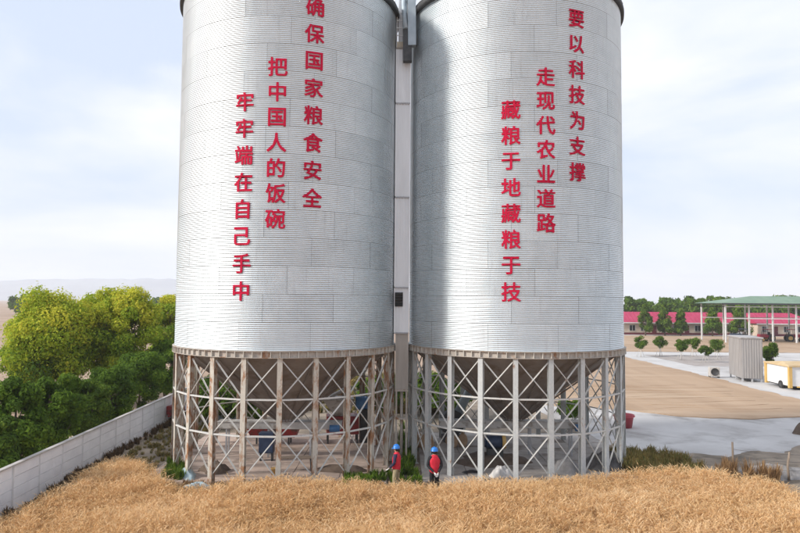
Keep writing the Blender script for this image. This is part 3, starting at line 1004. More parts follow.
# young trees on the planting bed
YT = [(640.7, 356.9, 13), (659.8, 356.2, 13), (681, 360.2, 13), (693, 356.9, 14), (705.5, 362.5, 12), (717.5, 359.7, 14)]
YL = ['young round tree on a thin pale stem, nearest the right silo', 'young round tree on a thin pale stem, second from the right silo', 'young round tree with darkest low crown, third from the right silo', 'young round tree on a thin stem, fourth from the right silo', 'small young tree nearest the road edge, fifth from the right silo', 'young round tree just left of the grey ribbed cabinet']
for k, ((px, py, wpx), lab) in enumerate(zip(YT, YL)):
    P = at(px, py)
    D_ = P.y
    h = 20.5 * D_ / FPX * (0.86 if k == 4 else 1)
    t = tree('young_tree', lab, (P.x, P.y, 0), h, wpx * D_ / FPX * 0.54, h * 0.42, M['leaf_mid'], 3000, 0.085, 24, 70 + k, group='young trees on the planting bed', trunk_mat=M['bark_white'], trunk_r=0.045, clus=(0.26, 0.5))
    mb = MB()
    for a in range(3):
        an = a * 2.1 + k
        mb.tube([(0.55 * math.cos(an), 0.55 * math.sin(an), 0), (0.05 * math.cos(an), 0.05 * math.sin(an), h * 0.5)], 0.022, 6)
    mb.build('support_stake', M['bark_white'], t)['kind'] = 'stuff'
P = at(769.5, 366)
tree('round_shrub', 'dark green shrub tree standing right behind the grey ribbed cabinet', (37.4, 65.8, 0), 3.6, 0.85, 0.6, M['leaf_mid'], 5200, 0.09, 34, 81, clus=(0.3, 0.5))
tree('round_shrub', 'green shrub at the right edge behind the white and yellow trailer', (39.4, 62.6, 0), 2.6, 0.75, 0.5, M['leaf_mid'], 3600, 0.09, 26, 82, clus=(0.3, 0.5))

# cone shaped trees in front of the pink roofed building
CT = [(645, 301.5, 148, 2.0, 'cone-shaped green tree before the pink-roofed building, left of three'), (664.5, 300.5, 148, 2.1, 'cone-shaped green tree before the pink-roofed building, middle of three'), (680.5, 307, 148, 1.9, 'shorter cone-shaped green tree before the pink-roofed building, right of three'),
      (712, 306, 147, 2.4, 'cone-shaped green tree behind the left end of the open shelter'), (739, 304, 147, 2.6, 'cone-shaped green tree behind the middle of the open shelter')]
for k, (px, py, D_, rad, lab) in enumerate(CT):
    P = at_depth(px, py, D_)
    tree('cone_tree', lab, (P.x, P.y, 0), P.z, rad, 0.5, M['leaf_dark'] if k > 1 else M['leaf_mid'], 5000, 0.2, 44, 90 + k, 'cone', group='cone-shaped trees before the pink-roofed buildings')
# belt of trees behind the buildings: five shared crowns, each tree placed on its own
belt = []
for k in range(5):
    t = tree('belt_tree', '', (0, -500, 0), 9.0, 4.4, 1.0, M['leaf_dark'], 4200, 0.42, 34, 110 + k)
    belt.append(t)
xs_belt = [618, 629, 641, 653, 666, 679, 689, 699, 711, 722, 735, 748, 760, 772, 784, 796, 808, 822, 838]
tops = [298, 294.5, 297, 299, 296, 298, 294, 296.5, 293, 295, 298, 296, 297.5, 295.5, 293.5, 296, 294, 296, 295]
for k, (px, py) in enumerate(zip(xs_belt, tops)):
    D_ = 188 + (k % 3) * 9
    P = at_depth(px, py, D_)
    o = belt[k] if k < 5 else copy_tree(belt[k % 5])
    o.location = (P.x, P.y, 0)
    o.rotation_euler = (0, 0, k * 1.3)
    s_ = P.z / 9.0
    o.scale = (s_ * (0.85 + 0.25 * ((k * 7) % 5) / 5), s_ * 0.95, s_)
    tag(o, 'dark tree in the long belt behind the pink-roofed buildings', 'tree', 'belt of trees behind the buildings')
# the far wooded line beyond
mbv = []
r = np.random.default_rng(5)
cs = [np.array([x, 420 + r.uniform(-20, 40), r.uniform(2.0, 7.5)]) for x in np.arange(90, 420, 3.2)]
V, F, T = leaf_cloud(cs, [r.uniform(2.5, 4.5) for _ in cs], [220] * len(cs), 0.6, r, None, 0.8)
o = link('far_wood', fast_mesh('far_wood', V, F, {'tint': T}), M['leaf_dark'])
tag(o, 'distant dark line of trees on the right horizon', 'trees', kind='stuff')

# ------------------------------------------------------------------ pink roofed buildings
def low_house(label, x0, x1, y0, depth, hip_l, hip_r):
    t = thing('low_building', label, 'building', (x0, y0, 0), 0, 'pink-roofed low buildings across the yard')
    L, e, ridge = x1 - x0, 2.85, 5.25
    mb = MB(); mb.box(0, L, 0, depth, 0, e - 0.02)
    mb.build('wall', M['cream_wall'], t)
    o_ = 0.7
    hl = depth / 2 if hip_l else -o_
    hr = depth / 2 if hip_r else -o_
    v = [(-o_, -o_, e), (L + o_, -o_, e), (L + o_, depth + o_, e), (-o_, depth + o_, e), (hl, depth / 2, ridge), (L - hr, depth / 2, ridge)]
    mb = MB()
    mb.add(v, [(0, 1, 5, 4), (2, 3, 4, 5), (1, 2, 5), (3, 0, 4), (3, 2, 1, 0)])
    rf = mb.build('roof', M['pink_roof'], t)
    nr = int(L / 0.9)                       # standing seams on the front slope
    mb = MB()
    for k in range(1, nr):
        x = L * k / nr
        if hl < x < L - hr:
            mb.bar((x, -o_, e + 0.03), (x, depth / 2, ridge + 0.03), 0.06, 0.05)
    mb.build('roof_seam', M['pink_roof'], rf)['kind'] = 'stuff'
    mb = MB(); mb.box(-o_, L + o_, -o_ - 0.03, -o_ - 0.005, e - 0.18, e + 0.03)
    mb.build('fascia', M['white_paint'], rf)
    x = 0.9
    k = 0
    while x < L - 1.8:
        if k % 3 == 1:
            mb = MB(); mb.box(x, x + 1.05, -0.05, -0.004, 0.02, 2.2)
            d = mb.build('door', M['maroon'], t)
            mb = MB(); mb.box(x + 0.85, x + 0.92, -0.10, -0.052, 1.0, 1.12)
            mb.build('handle', M['grey_paint'], d)
            x += 2.4
        else:
            mb = MB(); mb.box(x, x + 1.3, -0.03, -0.004, 0.95, 2.2)
            w_ = mb.build('window', M['dark_glass'], t)
            mb = MB()
            for a, b, c, d_ in ((x - 0.06, x, 0.9, 2.26), (x + 1.3, x + 1.36, 0.9, 2.26), (x + 0.62, x + 0.68, 0.95, 2.2)):
                mb.box(a, b, -0.06, -0.031, c, d_)
            mb.box(x - 0.06, x + 1.36, -0.062, -0.0315, 2.2, 2.262)
            mb.build('window_frame', M['white_paint'], w_)
            mb = MB(); mb.box(x - 0.12, x + 1.42, -0.14, -0.005, 0.86, 0.94)
            mb.build('window_sill', M['concrete'], w_)
            x += 2.6
        k += 1
    mb = MB(); mb.box(-0.02, L + 0.02, -0.03, -0.003, 0, 0.5)
    mb.build('plinth', M['maroon'], t)
    return t
low_house('long low building with pink-red roof behind the cone-shaped trees', 40.0, 78.2, 152.0, 7.0, False, False)
low_house('low building with hipped pink-red roof behind the open shelter', 82.3, 95.5, 150.0, 7.0, False, True)

# ------------------------------------------------------------------ open shelter with green roof
sx0, sx1, sy0, sy1 = 61.0, 97.0, 122.5, 132.2
sh = thing('open_shelter', 'open steel shelter with pale green roof across the yard', 'shelter', (sx0, sy0, 0))
L, Dp = sx1 - sx0, sy1 - sy0
posts = [0.15 + i * 4.42 for i in range(8)]
for x in posts:
    for y in (0, Dp):
        mb = MB(); hbeam(mb, 0.24, 0.24, 0.05, 0.0, 7.3)
        mb.build('post', M['white_paint'], sh, (x, y, 0))
for y in (0, Dp):
    for z in (4.55, 6.75):
        mb = MB(); mb.box(0, L, y - 0.20, y - 0.132, z - 0.07, z + 0.07)
        mb.build('rail', M['white_paint'], sh)
for y in np.linspace(0, Dp, 5)[1:-1]:
    mb = MB(); mb.box(-0.1, 0.02, 0, Dp, 6.7, 6.82) if y < 5 else mb.box(0, L, y - 0.06, y + 0.06, 7.15, 7.28)
    mb.build('purlin', M['grey_paint'], sh)
mb = MB()
o_, hz_ = 0.9, 7.42
v = [(-o_, -o_, hz_), (L + o_, -o_, hz_), (L + o_, Dp + o_, hz_), (-o_, Dp + o_, hz_), (7.5, Dp / 2, 8.85), (L - 6, Dp / 2, 8.85)]
mb.add(v, [(0, 1, 5, 4), (2, 3, 4, 5), (1, 2, 5), (3, 0, 4)])
mb.add([(a, b, c - 0.12) for a, b, c in v], [(4, 5, 1, 0), (5, 4, 3, 2), (5, 2, 1), (4, 0, 3)])
rf = mb.build('roof', M['green_roof'], sh)
mb = MB(); mb.box(-o_, L + o_, -o_ - 0.05, -o_ - 0.01, hz_ - 0.3, hz_ + 0.02)
mb.build('gutter', M['dark_steel'], rf)

# farm machines under the shelter
def wheel(mb_t, mb_r, c, r, w, axis='y'):
    x, y, z = c
    a, b = ((x, y - w / 2, z), (x, y + w / 2, z)) if axis == 'y' else ((x - w / 2, y, z), (x + w / 2, y, z))
    mb_t.tube([a, b], r, 18)
    d = (Vector(b) - Vector(a)).normalized() * 0.02
    mb_r.tube([Vector(a) - d, Vector(b) + d], r * 0.55, 14)
def tractor(label, loc, rz, mat):
    t = thing('tractor', label, 'tractor', loc, rz, 'farm machines under the shelter')
    mb = MB(); mb.box(0.2, 2.1, -0.36, 0.36, 0.85, 1.5); mb.box(-0.9, 0.3, -0.5, 0.5, 0.8, 1.3); mb.box(2.1, 2.2, -0.3, 0.3, 0.8, 1.35)
    bevel(mb.build('body', mat, t), 0.06)
    mb = MB()
    for x, y in ((-0.85, -0.5), (-0.85, 0.5), (0.25, -0.45), (0.25, 0.45)):
        mb.bar((x, y, 1.3), (x, y, 2.35), 0.07, 0.07)
    mb.build('cab_frame', M['dark_steel'], t)
    mb = MB(); mb.box(-1.0, 0.4, -0.62, 0.62, 2.352, 2.45)
    bevel(mb.build('cab_roof', mat, t), 0.03)
    for x, y, r_ in ((-0.55, -0.75, 0.72), (-0.55, 0.75, 0.72), (1.65, -0.6, 0.42), (1.65, 0.6, 0.42)):
        a, b = MB(), MB(); wheel(a, b, (x, y, r_), r_, 0.36 if r_ > 0.5 else 0.24)
        w_ = a.build('wheel', M['rubber'], t)
        b.build('rim', M['yellow_paint'], w_)
    mb = MB(); mb.tube([(1.5, 0.2, 1.5), (1.5, 0.2, 2.2)], 0.04, 8)
    mb.build('exhaust', M['dark_steel'], t)
    mb = MB(); mb.box(-0.6, -0.1, -0.25, 0.25, 1.302, 1.42); mb.box(-0.68, -0.6, -0.25, 0.25, 1.302, 1.85)
    mb.build('seat', M['rubber'], t)
    return t
def harvester(label, loc, rz):
    t = thing('combine_harvester', label, 'harvester', loc, rz, 'farm machines under the shelter')
    mb = MB(); mb.box(-2.6, 1.2, -1.1, 1.1, 1.0, 2.6); mb.box(-1.6, 0.6, -1.0, 1.0, 2.6, 3.1)
    bevel(mb.build('body', M['harvester_tan'], t), 0.08)
    mb = MB(); mb.box(1.25, 2.5, -0.8, 0.8, 1.3, 2.75)
    cb = bevel(mb.build('cab', M['dark_glass'], t), 0.05)
    mb = MB(); mb.box(1.2, 2.65, -0.9, 0.9, 2.752, 2.9)
    mb.build('cab_roof', M['white_paint'], cb)
    mb = MB(); mb.bar((2.2, 0, 1.1), (3.3, 0, 0.55), 1.0, 0.4)
    mb.build('feeder', M['harvester_tan'], t)
    mb = MB(); mb.box(3.2, 3.9, -1.5, 1.5, 0.2, 0.75); mb.tube([(3.75, -1.45, 0.85), (3.75, 1.45, 0.85)], 0.28, 10)
    mb.build('header', M['tractor_red'], t)
    mb = MB(); mb.tube([(-0.8, 0.9, 3.0), (-1.0, 0.6, 3.5), (-2.9, 0.3, 3.55)], 0.13, 10)
    mb.build('unloading_pipe', M['harvester_tan'], t)
    for x, y, r_ in ((1.0, -1.0, 0.65), (1.0, 1.0, 0.65), (-1.8, -0.9, 0.42), (-1.8, 0.9, 0.42)):
        a, b = MB(), MB(); wheel(a, b, (x, y, r_), r_, 0.4)
        w_ = a.build('wheel', M['rubber'], t); b.build('rim', M['white_paint'], w_)
    return t
tractor('dark red tractor parked under the shelter, left one', (71.6, 127.5, 0), R_(200), M['tractor_red'])
tractor('dark red tractor parked under the shelter right of its third post', (76.6, 127.5, 0), R_(-15), M['tractor_red'])
tractor('blue tractor parked under the shelter near its middle post', (67.0, 128.0, 0), R_(170), M['navy'])
harvester('tan combine harvester under the right side of the green-roofed shelter', (83.6, 127.6, 0), R_(195))

# ------------------------------------------------------------------ grey ribbed cabinet
gdir = Vector((1.06, 4.52, 0)).normalized()
cab = thing('ribbed_cabinet', 'tall grey ribbed metal cabinet on short legs beside the pale road', 'cabinet', (31.75, 60.8, 0), math.atan2(gdir.y, gdir.x) - math.pi / 2)
# local: +Y runs along the left face, +X to the right
bw, bd, bz0, bz1 = 1.8, 4.4, 0.35, 4.0
mb = MB(); mb.box(0, bw, 0, bd, bz0, bz1)
mb.build('core', M['ribbed_grey'], cab)
mb = MB(); mb.box(-0.04, 0.04, -0.035, -0.002, bz0, bz1)
me = mb.mesh('rib'); me.materials.append(M['ribbed_grey'])
mb = MB(); mb.box(-0.035, -0.002, -0.09, 0.09, bz0, bz1)
me2 = mb.mesh('rib'); me2.materials.append(M['ribbed_grey'])
for k in range(8):
    link('rib', me, None, cab, (0.12 + k * (bw - 0.24) / 7, 0, 0))
for k in range(12):
    link('rib', me2, None, cab, (0, 0.2 + k * (bd - 0.4) / 11, 0))
mb = MB(); mb.box(-0.09, bw + 0.09, -0.09, bd + 0.09, bz1 + 0.001, bz1 + 0.14)
bevel(mb.build('lid', M['ribbed_grey'], cab), 0.02)
for x, y in ((0.1, 0.1), (bw - 0.1, 0.1), (0.1, bd - 0.1), (bw - 0.1, bd - 0.1), (bw / 2, 0.1), (0.1, bd / 2)):
    mb = MB(); mb.box(x - 0.07, x + 0.07, y - 0.07, y + 0.07, 0, bz0 - 0.001)
    mb.build('leg', M['grey_paint'], cab)
ac = thing('fan_unit', 'small pale box with round fan beside the grey ribbed cabinet', 'fan unit', (31.3, 64.1, 0), math.atan2(gdir.y, gdir.x) - math.pi / 2)
mb = MB(); mb.box(-0.95, -0.05, -0.4, 0.35, 0.15, 1.05)
bevel(mb.build('casing', M['pale_machine'], ac), 0.02)
mb = MB(); mb.lathe([(0.0, 0.0), (0.30, 0.0), (0.33, 0.05), (0.36, 0.05), (0.36, 0.0)], 20)
o = mb.build('fan', M['dark_steel'], ac); o.location = (-0.5, -0.405, 0.6); o.rotation_euler = (R_(90), 0, 0)
for x in (-0.9, -0.1):
    mb = MB(); mb.box(x - 0.03, x + 0.03, -0.4, 0.35, 0, 0.149)
    mb.build('foot', M['dark_steel'], ac)

# ------------------------------------------------------------------ white and yellow trailer
tr_ = thing('box_trailer', 'white box trailer with yellow corner posts and tan lid', 'trailer', (32.76, 55.05, 0), R_(-3))
tl, tw_, tz0, tz1 = 4.0, 4.6, 0.35, 1.95          # along y, along x
mb = MB(); mb.box(0.06, tw_ - 0.06, 0.06, tl - 0.06, tz0, tz1)
mb.build('box', M['white_paint'], tr_)
for x, y in ((0.07, 0.07), (tw_ - 0.07, 0.07), (0.07, tl - 0.07), (tw_ - 0.07, tl - 0.07), (tw_ / 2, 0.07)):
    mb = MB(); mb.box(x - 0.13, x + 0.13, y - 0.13, y + 0.13, 0.2, tz1 + 0.002)
    mb.build('corner_post', M['yellow_paint'], tr_)
mb = MB()
mb.add([(-0.1, -0.1, tz1 + 0.005), (tw_ + 0.1, -0.1, tz1 + 0.005), (tw_ + 0.1, tl + 0.1, tz1 + 0.005), (-0.1, tl + 0.1, tz1 + 0.005), (-0.1, -0.1, tz1 + 0.13), (tw_ + 0.1, -0.1, tz1 + 0.13), (tw_ + 0.1, tl + 0.1, tz1 + 0.13), (-0.1, tl + 0.1, tz1 + 0.13), (0.5, tl / 2, tz1 + 0.34), (tw_ - 0.5, tl / 2, tz1 + 0.34)],
       [(0, 3, 2, 1), (0, 1, 5, 4), (1, 2, 6, 5), (2, 3, 7, 6), (3, 0, 4, 7), (4, 5, 9, 8), (6, 7, 8, 9), (5, 6, 9), (7, 4, 8)])
mb.build('lid', M['tan_top'], tr_)
mb = MB(); mb.box(0.2, tw_ - 0.2, 0.2, tl - 0.2, 0.24, tz0 - 0.002)
mb.build('chassis', M['dark_steel'], tr_)
for x, y in ((0.10, 1.5), (tw_ - 0.10, 1.5)):
    a, b = MB(), MB(); wheel(a, b, (x, y, 0.34), 0.34, 0.22, 'x')
    w_ = a.build('wheel', M['rubber'], tr_); b.build('rim', M['dark_steel'], w_)
mb = MB(); mb.bar((0.6, 0.0, 0.3), (1.1, -1.5, 0.45), 0.09, 0.09); mb.bar((1.6, 0.0, 0.3), (1.1, -1.5, 0.45), 0.09, 0.09)
mb.build('drawbar', M['yellow_paint'], tr_)
mb = MB(); mb.tube([(1.1, -1.4, 0.0), (1.1, -1.4, 0.6)], 0.035, 8)
mb.build('jack_stand', M['grey_paint'], tr_)

# ------------------------------------------------------------------ scattering (for what nobody could count)
def scatter(name, label, pts, rots, scales, sources, cat, idx=None):
    """one object: points that carry clump meshes through geometry nodes"""
    coll = bpy.data.collections.new(name + '_clumps')
    for k, me in enumerate(sources):
        so = bpy.data.objects.new('%s_clump' % name, me)
        coll.objects.link(so)
    n = len(pts)
    me = bpy.data.meshes.new(name)
    me.vertices.add(n)
    me.vertices.foreach_set('co', np.asarray(pts, np.float32).ravel())
    a = me.attributes.new('rot', 'FLOAT_VECTOR', 'POINT')
    a.data.foreach_set('vector', np.asarray(rots, np.float32).ravel())
    a = me.attributes.new('scl', 'FLOAT_VECTOR', 'POINT')
    a.data.foreach_set('vector', np.asarray(scales, np.float32).ravel())
    a = me.attributes.new('pick', 'INT', 'POINT')
    a.data.foreach_set('value', np.asarray(idx if idx is not None else rng.integers(0, len(sources), n), np.int32))
    me.update()
    o = link(name, me)
    tag(o, label, cat, kind='stuff')
    ng = bpy.data.node_groups.new(name, 'GeometryNodeTree')
    ng.interface.new_socket('Geometry', in_out='INPUT', socket_type='NodeSocketGeometry')
    ng.interface.new_socket('Geometry', in_out='OUTPUT', socket_type='NodeSocketGeometry')
    N, Lk = ng.nodes, ng.links
    gi, go = N.new('NodeGroupInput'), N.new('NodeGroupOutput')
    ci = N.new('GeometryNodeCollectionInfo')
    ci.inputs['Collection'].default_value = coll
    ci.inputs['Separate Children'].default_value = True
    ci.inputs['Reset Children'].default_value = True
    iop = N.new('GeometryNodeInstanceOnPoints')
    iop.inputs['Pick Instance'].default_value = True
    def attr(nm, ty):
        q = N.new('GeometryNodeInputNamedAttribute')
        q.data_type = ty
        q.inputs['Name'].default_value = nm
        return [s for s in q.outputs if s.enabled and s.name == 'Attribute'][0]
    Lk.new(gi.outputs[0], iop.inputs['Points'])
    Lk.new(ci.outputs[0], iop.inputs['Instance'])
    Lk.new(attr('rot', 'FLOAT_VECTOR'), iop.inputs['Rotation'])
    Lk.new(attr('scl', 'FLOAT_VECTOR'), iop.inputs['Scale'])
    Lk.new(attr('pick', 'INT'), iop.inputs['Instance Index'])
    Lk.new(iop.outputs[0], go.inputs[0])
    md = o.modifiers.new('scatter', 'NODES')
    md.node_group = ng
    return o

def wheat_clump(seed, lean=0.10, hgt=0.72, dt=0.0):
    r = np.random.default_rng(seed)
    V, F, T = [], [], []
    def quad(a, b, c, d, t):
        n = len(V)
        V.extend([a, b, c, d]); F.append((n, n + 1, n + 2, n + 3)); T.extend([t] * 4)
    bend = r.normal(0, lean, 2)
    for k in range(20):
        x, y = r.uniform(-0.17, 0.17, 2)
        h = hgt * r.uniform(0.82, 1.08)
        l = bend + r.normal(0, lean * 0.7, 2)
        a = r.uniform(0, 6.28)
        w = np.array([math.cos(a), math.sin(a), 0]) * 0.0032
        p0, p1, p2 = np.array([x, y, 0.0]), np.array([x + l[0] * 0.3, y + l[1] * 0.3, h * 0.55]), np.array([x + l[0], y + l[1], h])
        t = float(np.clip(r.normal(0.34, 0.15) + dt, 0, 1))
        quad(p0 - w, p0 + w, p1 + w, p1 - w, t); quad(p1 - w, p1 + w, p2 + w, p2 - w, t)
        # ear, nodding over
        nod = np.array([l[0] * 0.6 + r.normal(0, 0.045), l[1] * 0.6 + r.normal(0, 0.045), r.uniform(0.02, 0.075)])
        e0, e2 = p2, p2 + nod * 1.15
        e1 = (e0 + e2) / 2 + np.array([0, 0, 0.006])
        te = float(np.clip(r.normal(0.62, 0.18) + dt, 0, 1))
        b = np.array([math.cos(a), math.sin(a), 0]) * 0.0125
        c = np.array([-math.sin(a), math.cos(a), 0]) * 0.0125
        for s1, s2 in ((b, c), (c, -b), (-b, -c), (-c, b)):
            quad(e0, e1 + s1, e2, e1 + s2, te)
        for q in range(4):                     # awns
            d = nod * 0.9 + r.normal(0, 0.022, 3)
            m_ = e1 + r.normal(0, 0.004, 3)
            ww = w * 0.45
            quad(m_ - ww, m_ + ww, m_ + d + ww * 0.3, m_ + d - ww * 0.3, min(1, te + 0.15))
        for q in range(2):                     # dry leaves
            z = h * r.uniform(0.25, 0.7)
            an = r.uniform(0, 6.28)
            dv = np.array([math.cos(an), math.sin(an), 0])
            s_ = np.array([-math.sin(an), math.cos(an), 0]) * 0.0045
            b0 = p0 + (p2 - p0) * (z / h)
            b1 = b0 + dv * 0.08 + np.array([0, 0, 0.07]); b2 = b0 + dv * 0.13 + np.array([0, 0, -0.02])
            tl_ = float(np.clip(r.normal(0.28, 0.16) + dt, 0, 1))
            quad(b0 - s_, b0 + s_, b1 + s_, b1 - s_, tl_); quad(b1 - s_, b1 + s_, b2 + s_ * 0.2, b2 - s_ * 0.2, tl_)
    me = fast_mesh('wheat_clump', np.array(V), np.array(F), {'tint': np.array(T)})
    me.materials.append(M['wheat'])
    return me

def in_poly(x, y, poly):
    c = np.zeros(len(x), bool)
    j = len(poly) - 1
    for i in range(len(poly)):
        xi, yi, xj, yj = poly[i][0], poly[i][1], poly[j][0], poly[j][1]
        c ^= ((yi > y) != (yj > y)) & (x < (xj - xi) * (y - yi) / (yj - yi + 1e-12) + xi)
        j = i
    return c

# outline of the wheat, from where its ear tips end in the photograph (0.72 m above the soil)
edge_px = [(-20, 533), (0, 519), (36, 500), (72, 480), (100, 464), (118, 456), (136, 458), (156, 471), (176, 489), (200, 489), (240, 483), (300, 481), (360, 481), (400, 483), (436, 485.5), (470, 484), (520, 481), (560, 477), (600, 473), (650, 472), (700, 473), (735, 478), (765, 481), (785, 487), (803, 500), (850, 533)]
poly = [at(x, y, 0.70) for x, y in edge_px]
poly = [(p.x, p.y) for p in poly]
poly = [(-12.25, 9.0)] + [(-12.3, 14.0)] + [p for p in poly if p[0] > -12.6 and p[1] > 15] + [(12.5, 9.0)]
n = 19000
x, y = rng.uniform(-13, 17, n), rng.uniform(9, 28, n)
k = in_poly(x, y, poly)
x, y = x[k], y[k]
# patches that lean together, and slow rises in height
hh = 1 + 0.10 * np.sin(x * 0.7 + 1.3 * np.sin(y * 0.5)) + 0.07 * np.sin(y * 1.1 + x * 0.25 + 2)
lx = 0.09 * np.sin(x * 0.55 + y * 0.35) + rng.normal(0, 0.08, len(x))
ly = 0.08 * np.sin(y * 0.6 - x * 0.3 + 1) + rng.normal(0, 0.08, len(x))
sc = hh * rng.uniform(0.88, 1.10, len(x))
scatter('wheat', 'ripe golden wheat field in front of the silos', np.stack([x, y, np.zeros_like(x) + 0.004], 1), np.stack([lx, ly, rng.uniform(0, 6.28, len(x))], 1), np.stack([np.ones_like(sc), np.ones_like(sc), sc], 1), [wheat_clump(200 + i, 0.06 + 0.02 * (i % 4), 0.72, -0.16 + 0.045 * i) for i in range(8)], 'wheat', np.clip((3.6 + 1.7 * np.sin(x * 0.9 + 1.7 * np.sin(y * 0.7)) + 1.2 * np.sin(y * 1.7 - x * 0.6) + 0.10 * x + rng.normal(0, 1.3, len(x))).astype(int), 0, 7))
sheet('stubble_soil', poly, 0.009, M['straw'], label='straw-littered soil under the wheat')

# ------------------------------------------------------------------ weeds and dry grass tufts
def tuft(seed, n, h, spread, mat, w=0.012):
    r = np.random.default_rng(seed)
    V, F, T = [], [], []
    for k in range(n):
        a = r.uniform(0, 6.28)
        p0 = np.array([*r.uniform(-spread * 0.4, spread * 0.4, 2), 0])
        d = np.array([math.cos(a), math.sin(a), 0])
        s_ = np.array([-math.sin(a), math.cos(a), 0]) * w * r.uniform(0.6, 1.4)
        hk = h * r.uniform(0.5, 1.1)
        q = spread * r.uniform(0.2, 0.8)
        p1 = p0 + d * q * 0.35 + np.array([0, 0, hk * 0.65]); p2 = p0 + d * q + np.array([0, 0, hk])
        t = float(np.clip(r.normal(0.45, 0.22), 0, 1))
        i = len(V)
        V += [p0 - s_, p0 + s_, p1 + s_, p1 - s_, p2 + s_ * 0.2, p2 - s_ * 0.2]
        F += [(i, i + 1, i + 2, i + 3), (i + 3, i + 2, i + 4, i + 5)]
        T += [t] * 6
    me = fast_mesh('tuft', np.array(V), np.array(F), {'tint': np.array(T)})
    me.materials.append(mat)
    return me
def weed_patch(name, label, px_poly, n, h, mat, seed, world_pts=None, w=0.012, blades=40, spread=0.22):
    r = np.random.default_rng(seed)
    pl = world_pts or [tuple(at(a, b).xy) for a, b in px_poly]
    xs, ys = [p[0] for p in pl], [p[1] for p in pl]
    x, y = r.uniform(min(xs), max(xs), n * 3), r.uniform(min(ys), max(ys), n * 3)
    k = in_poly(x, y, pl)
    x, y = x[k][:n], y[k][:n]
    m_ = len(x)
    s = r.uniform(0.5, 1.25, m_)
    return scatter(name, label, np.stack([x, y, np.full(m_, 0.006)], 1), np.stack([r.normal(0, 0.12, m_), r.normal(0, 0.12, m_), r.uniform(0, 6.28, m_)], 1), np.stack([s, s, s], 1), [tuft(seed * 10 + i, blades, h, spread, mat, w) for i in range(4)], 'weeds')
# along the foot of the wall, on the dirt, beside the silos
weed_patch('dry_weeds', 'dark dry weeds along the foot of the white wall', None, 260, 0.30, M['leaf_brown'], 3, [(-12.66, 12), (-12.3, 12), (-12.7, 24), (-12.8, 33), (-13.3, 45), (-13.6, 45)])
weed_patch('dry_grass', 'thin dry grass on the dirt between wall and left silo', None, 420, 0.20, M['leaf_weed'], 4, [(-12.4, 26.5), (-10.3, 26.4), (-10.4, 46), (-13.3, 46)], 0.008)
weed_patch('green_weeds', 'bright green weeds at the left foot of the left silo', [(164, 480), (182, 482), (186, 466), (168, 464)], 60, 0.42, M['leaf_mid'], 5, None, 0.016)
weed_patch('green_weeds', 'green weeds behind the workers in the gap between the silos', None, 110, 0.42, M['leaf_dark'], 6, [(-1.6, 25.6), (0.9, 25.6), (0.75, 28.2), (0.2, 38), (-0.1, 28.4), (-1.2, 27.0)], 0.02)
weed_patch('green_weeds', 'low dark green weeds under the right legs of the left silo', None, 60, 0.36, M['leaf_dark'], 7, [(-2.2, 25.4), (-0.9, 25.5), (-0.9, 26.6), (-2.0, 26.4)], 0.02)
weed_patch('tall_weeds', 'olive and rust coloured tall weeds right of the right silo', None, 300, 0.52, M['leaf_weed'], 8, [(9.6, 27.2), (12.8, 27.3), (13.1, 28.6), (12.4, 30.6), (10.3, 31.6), (9.4, 30.0)], 0.017, 46, 0.3)
weed_patch('dry_weeds', 'rust coloured dry weeds by the first fence post', None, 55, 0.7, M['leaf_brown2'], 9, [(12.9, 26.6), (15.2, 26.2), (15.4, 27.0), (13.2, 27.7)], 0.012)
weed_patch('dry_grass', 'dry trampled grass strip between wheat and silo floors', None, 520, 0.26, M['leaf_brown2'], 10, [(-9.6, 24.2), (9.5, 24.4), (9.8, 25.6), (-9.6, 25.5)], 0.008)
weed_patch('dry_grass', 'dry grass beyond the silos', None, 900, 0.5, M['leaf_weed'], 12, [(-12.8, 42), (4, 42), (3, 62), (-12.8, 62)], 0.03, 40, 0.4)

# ------------------------------------------------------------------ crumpled sheets, bags, heaps
def crumple(name, label, cat, loc, rx, ry, h, mat, seed, rz=0.0, n=22, rough=0.35):
    """a heap or crumpled sheet: closed mound with an uneven outline"""
    r = np.random.default_rng(seed)
    ph = r.uniform(0, 6.28, 8)
    V, F = [], []
    rings = 8
    for j in range(rings + 1):
        q = j / rings
        for k in range(n):
            a = 2 * math.pi * k / n
            e = 1 + rough * (0.5 * math.sin(2 * a + ph[0]) + 0.35 * math.sin(3 * a + ph[1]) + 0.25 * math.sin(5 * a + ph[2]))
            bump = rough * h * (math.sin(a * 3 + q * 6 + ph[3]) * 0.35 + math.sin(a * 7 - q * 9 + ph[4]) * 0.22 + r.normal(0, 0.14)) * math.sin(math.pi * min(1, q * 1.05))
            V.append((rx * q * e * math.cos(a), ry * q * e * math.sin(a), max(0.012, h * (1 - q ** 1.6) + bump) if j < rings else -0.03))
    for j in range(rings):
        for k in range(n):
            k2 = (k + 1) % n
            F.append((j * n + k, (j + 1) * n + k, (j + 1) * n + k2, j * n + k2))
    mb = MB(); mb.add(V, F, True)
    o = mb.build(name, mat, None, loc, rz)
    return tag(o, label, cat)
p = at(187, 478); crumple('plastic_sheet', 'pale blue crumpled plastic sheet at the left foot of the left silo', 'plastic sheet', (p.x, p.y, 0.0), 0.42, 0.75, 0.42, M['blue_tarp'], 1, 0.3)
p = at(197, 490); crumple('plastic_sheet', 'pale blue-grey crumpled plastic sheet at the wheat edge before the left silo', 'plastic sheet', (p.x, p.y, 0.0), 0.62, 0.35, 0.30, M['blue_tarp'], 2, 0.2)
p = at(502, 481); crumple('bag_heap', 'heap of white woven bags before the right silo', 'bags', (p.x, p.y + 0.4, 0.05), 0.50, 0.35, 0.45, M['white_bag'], 3)
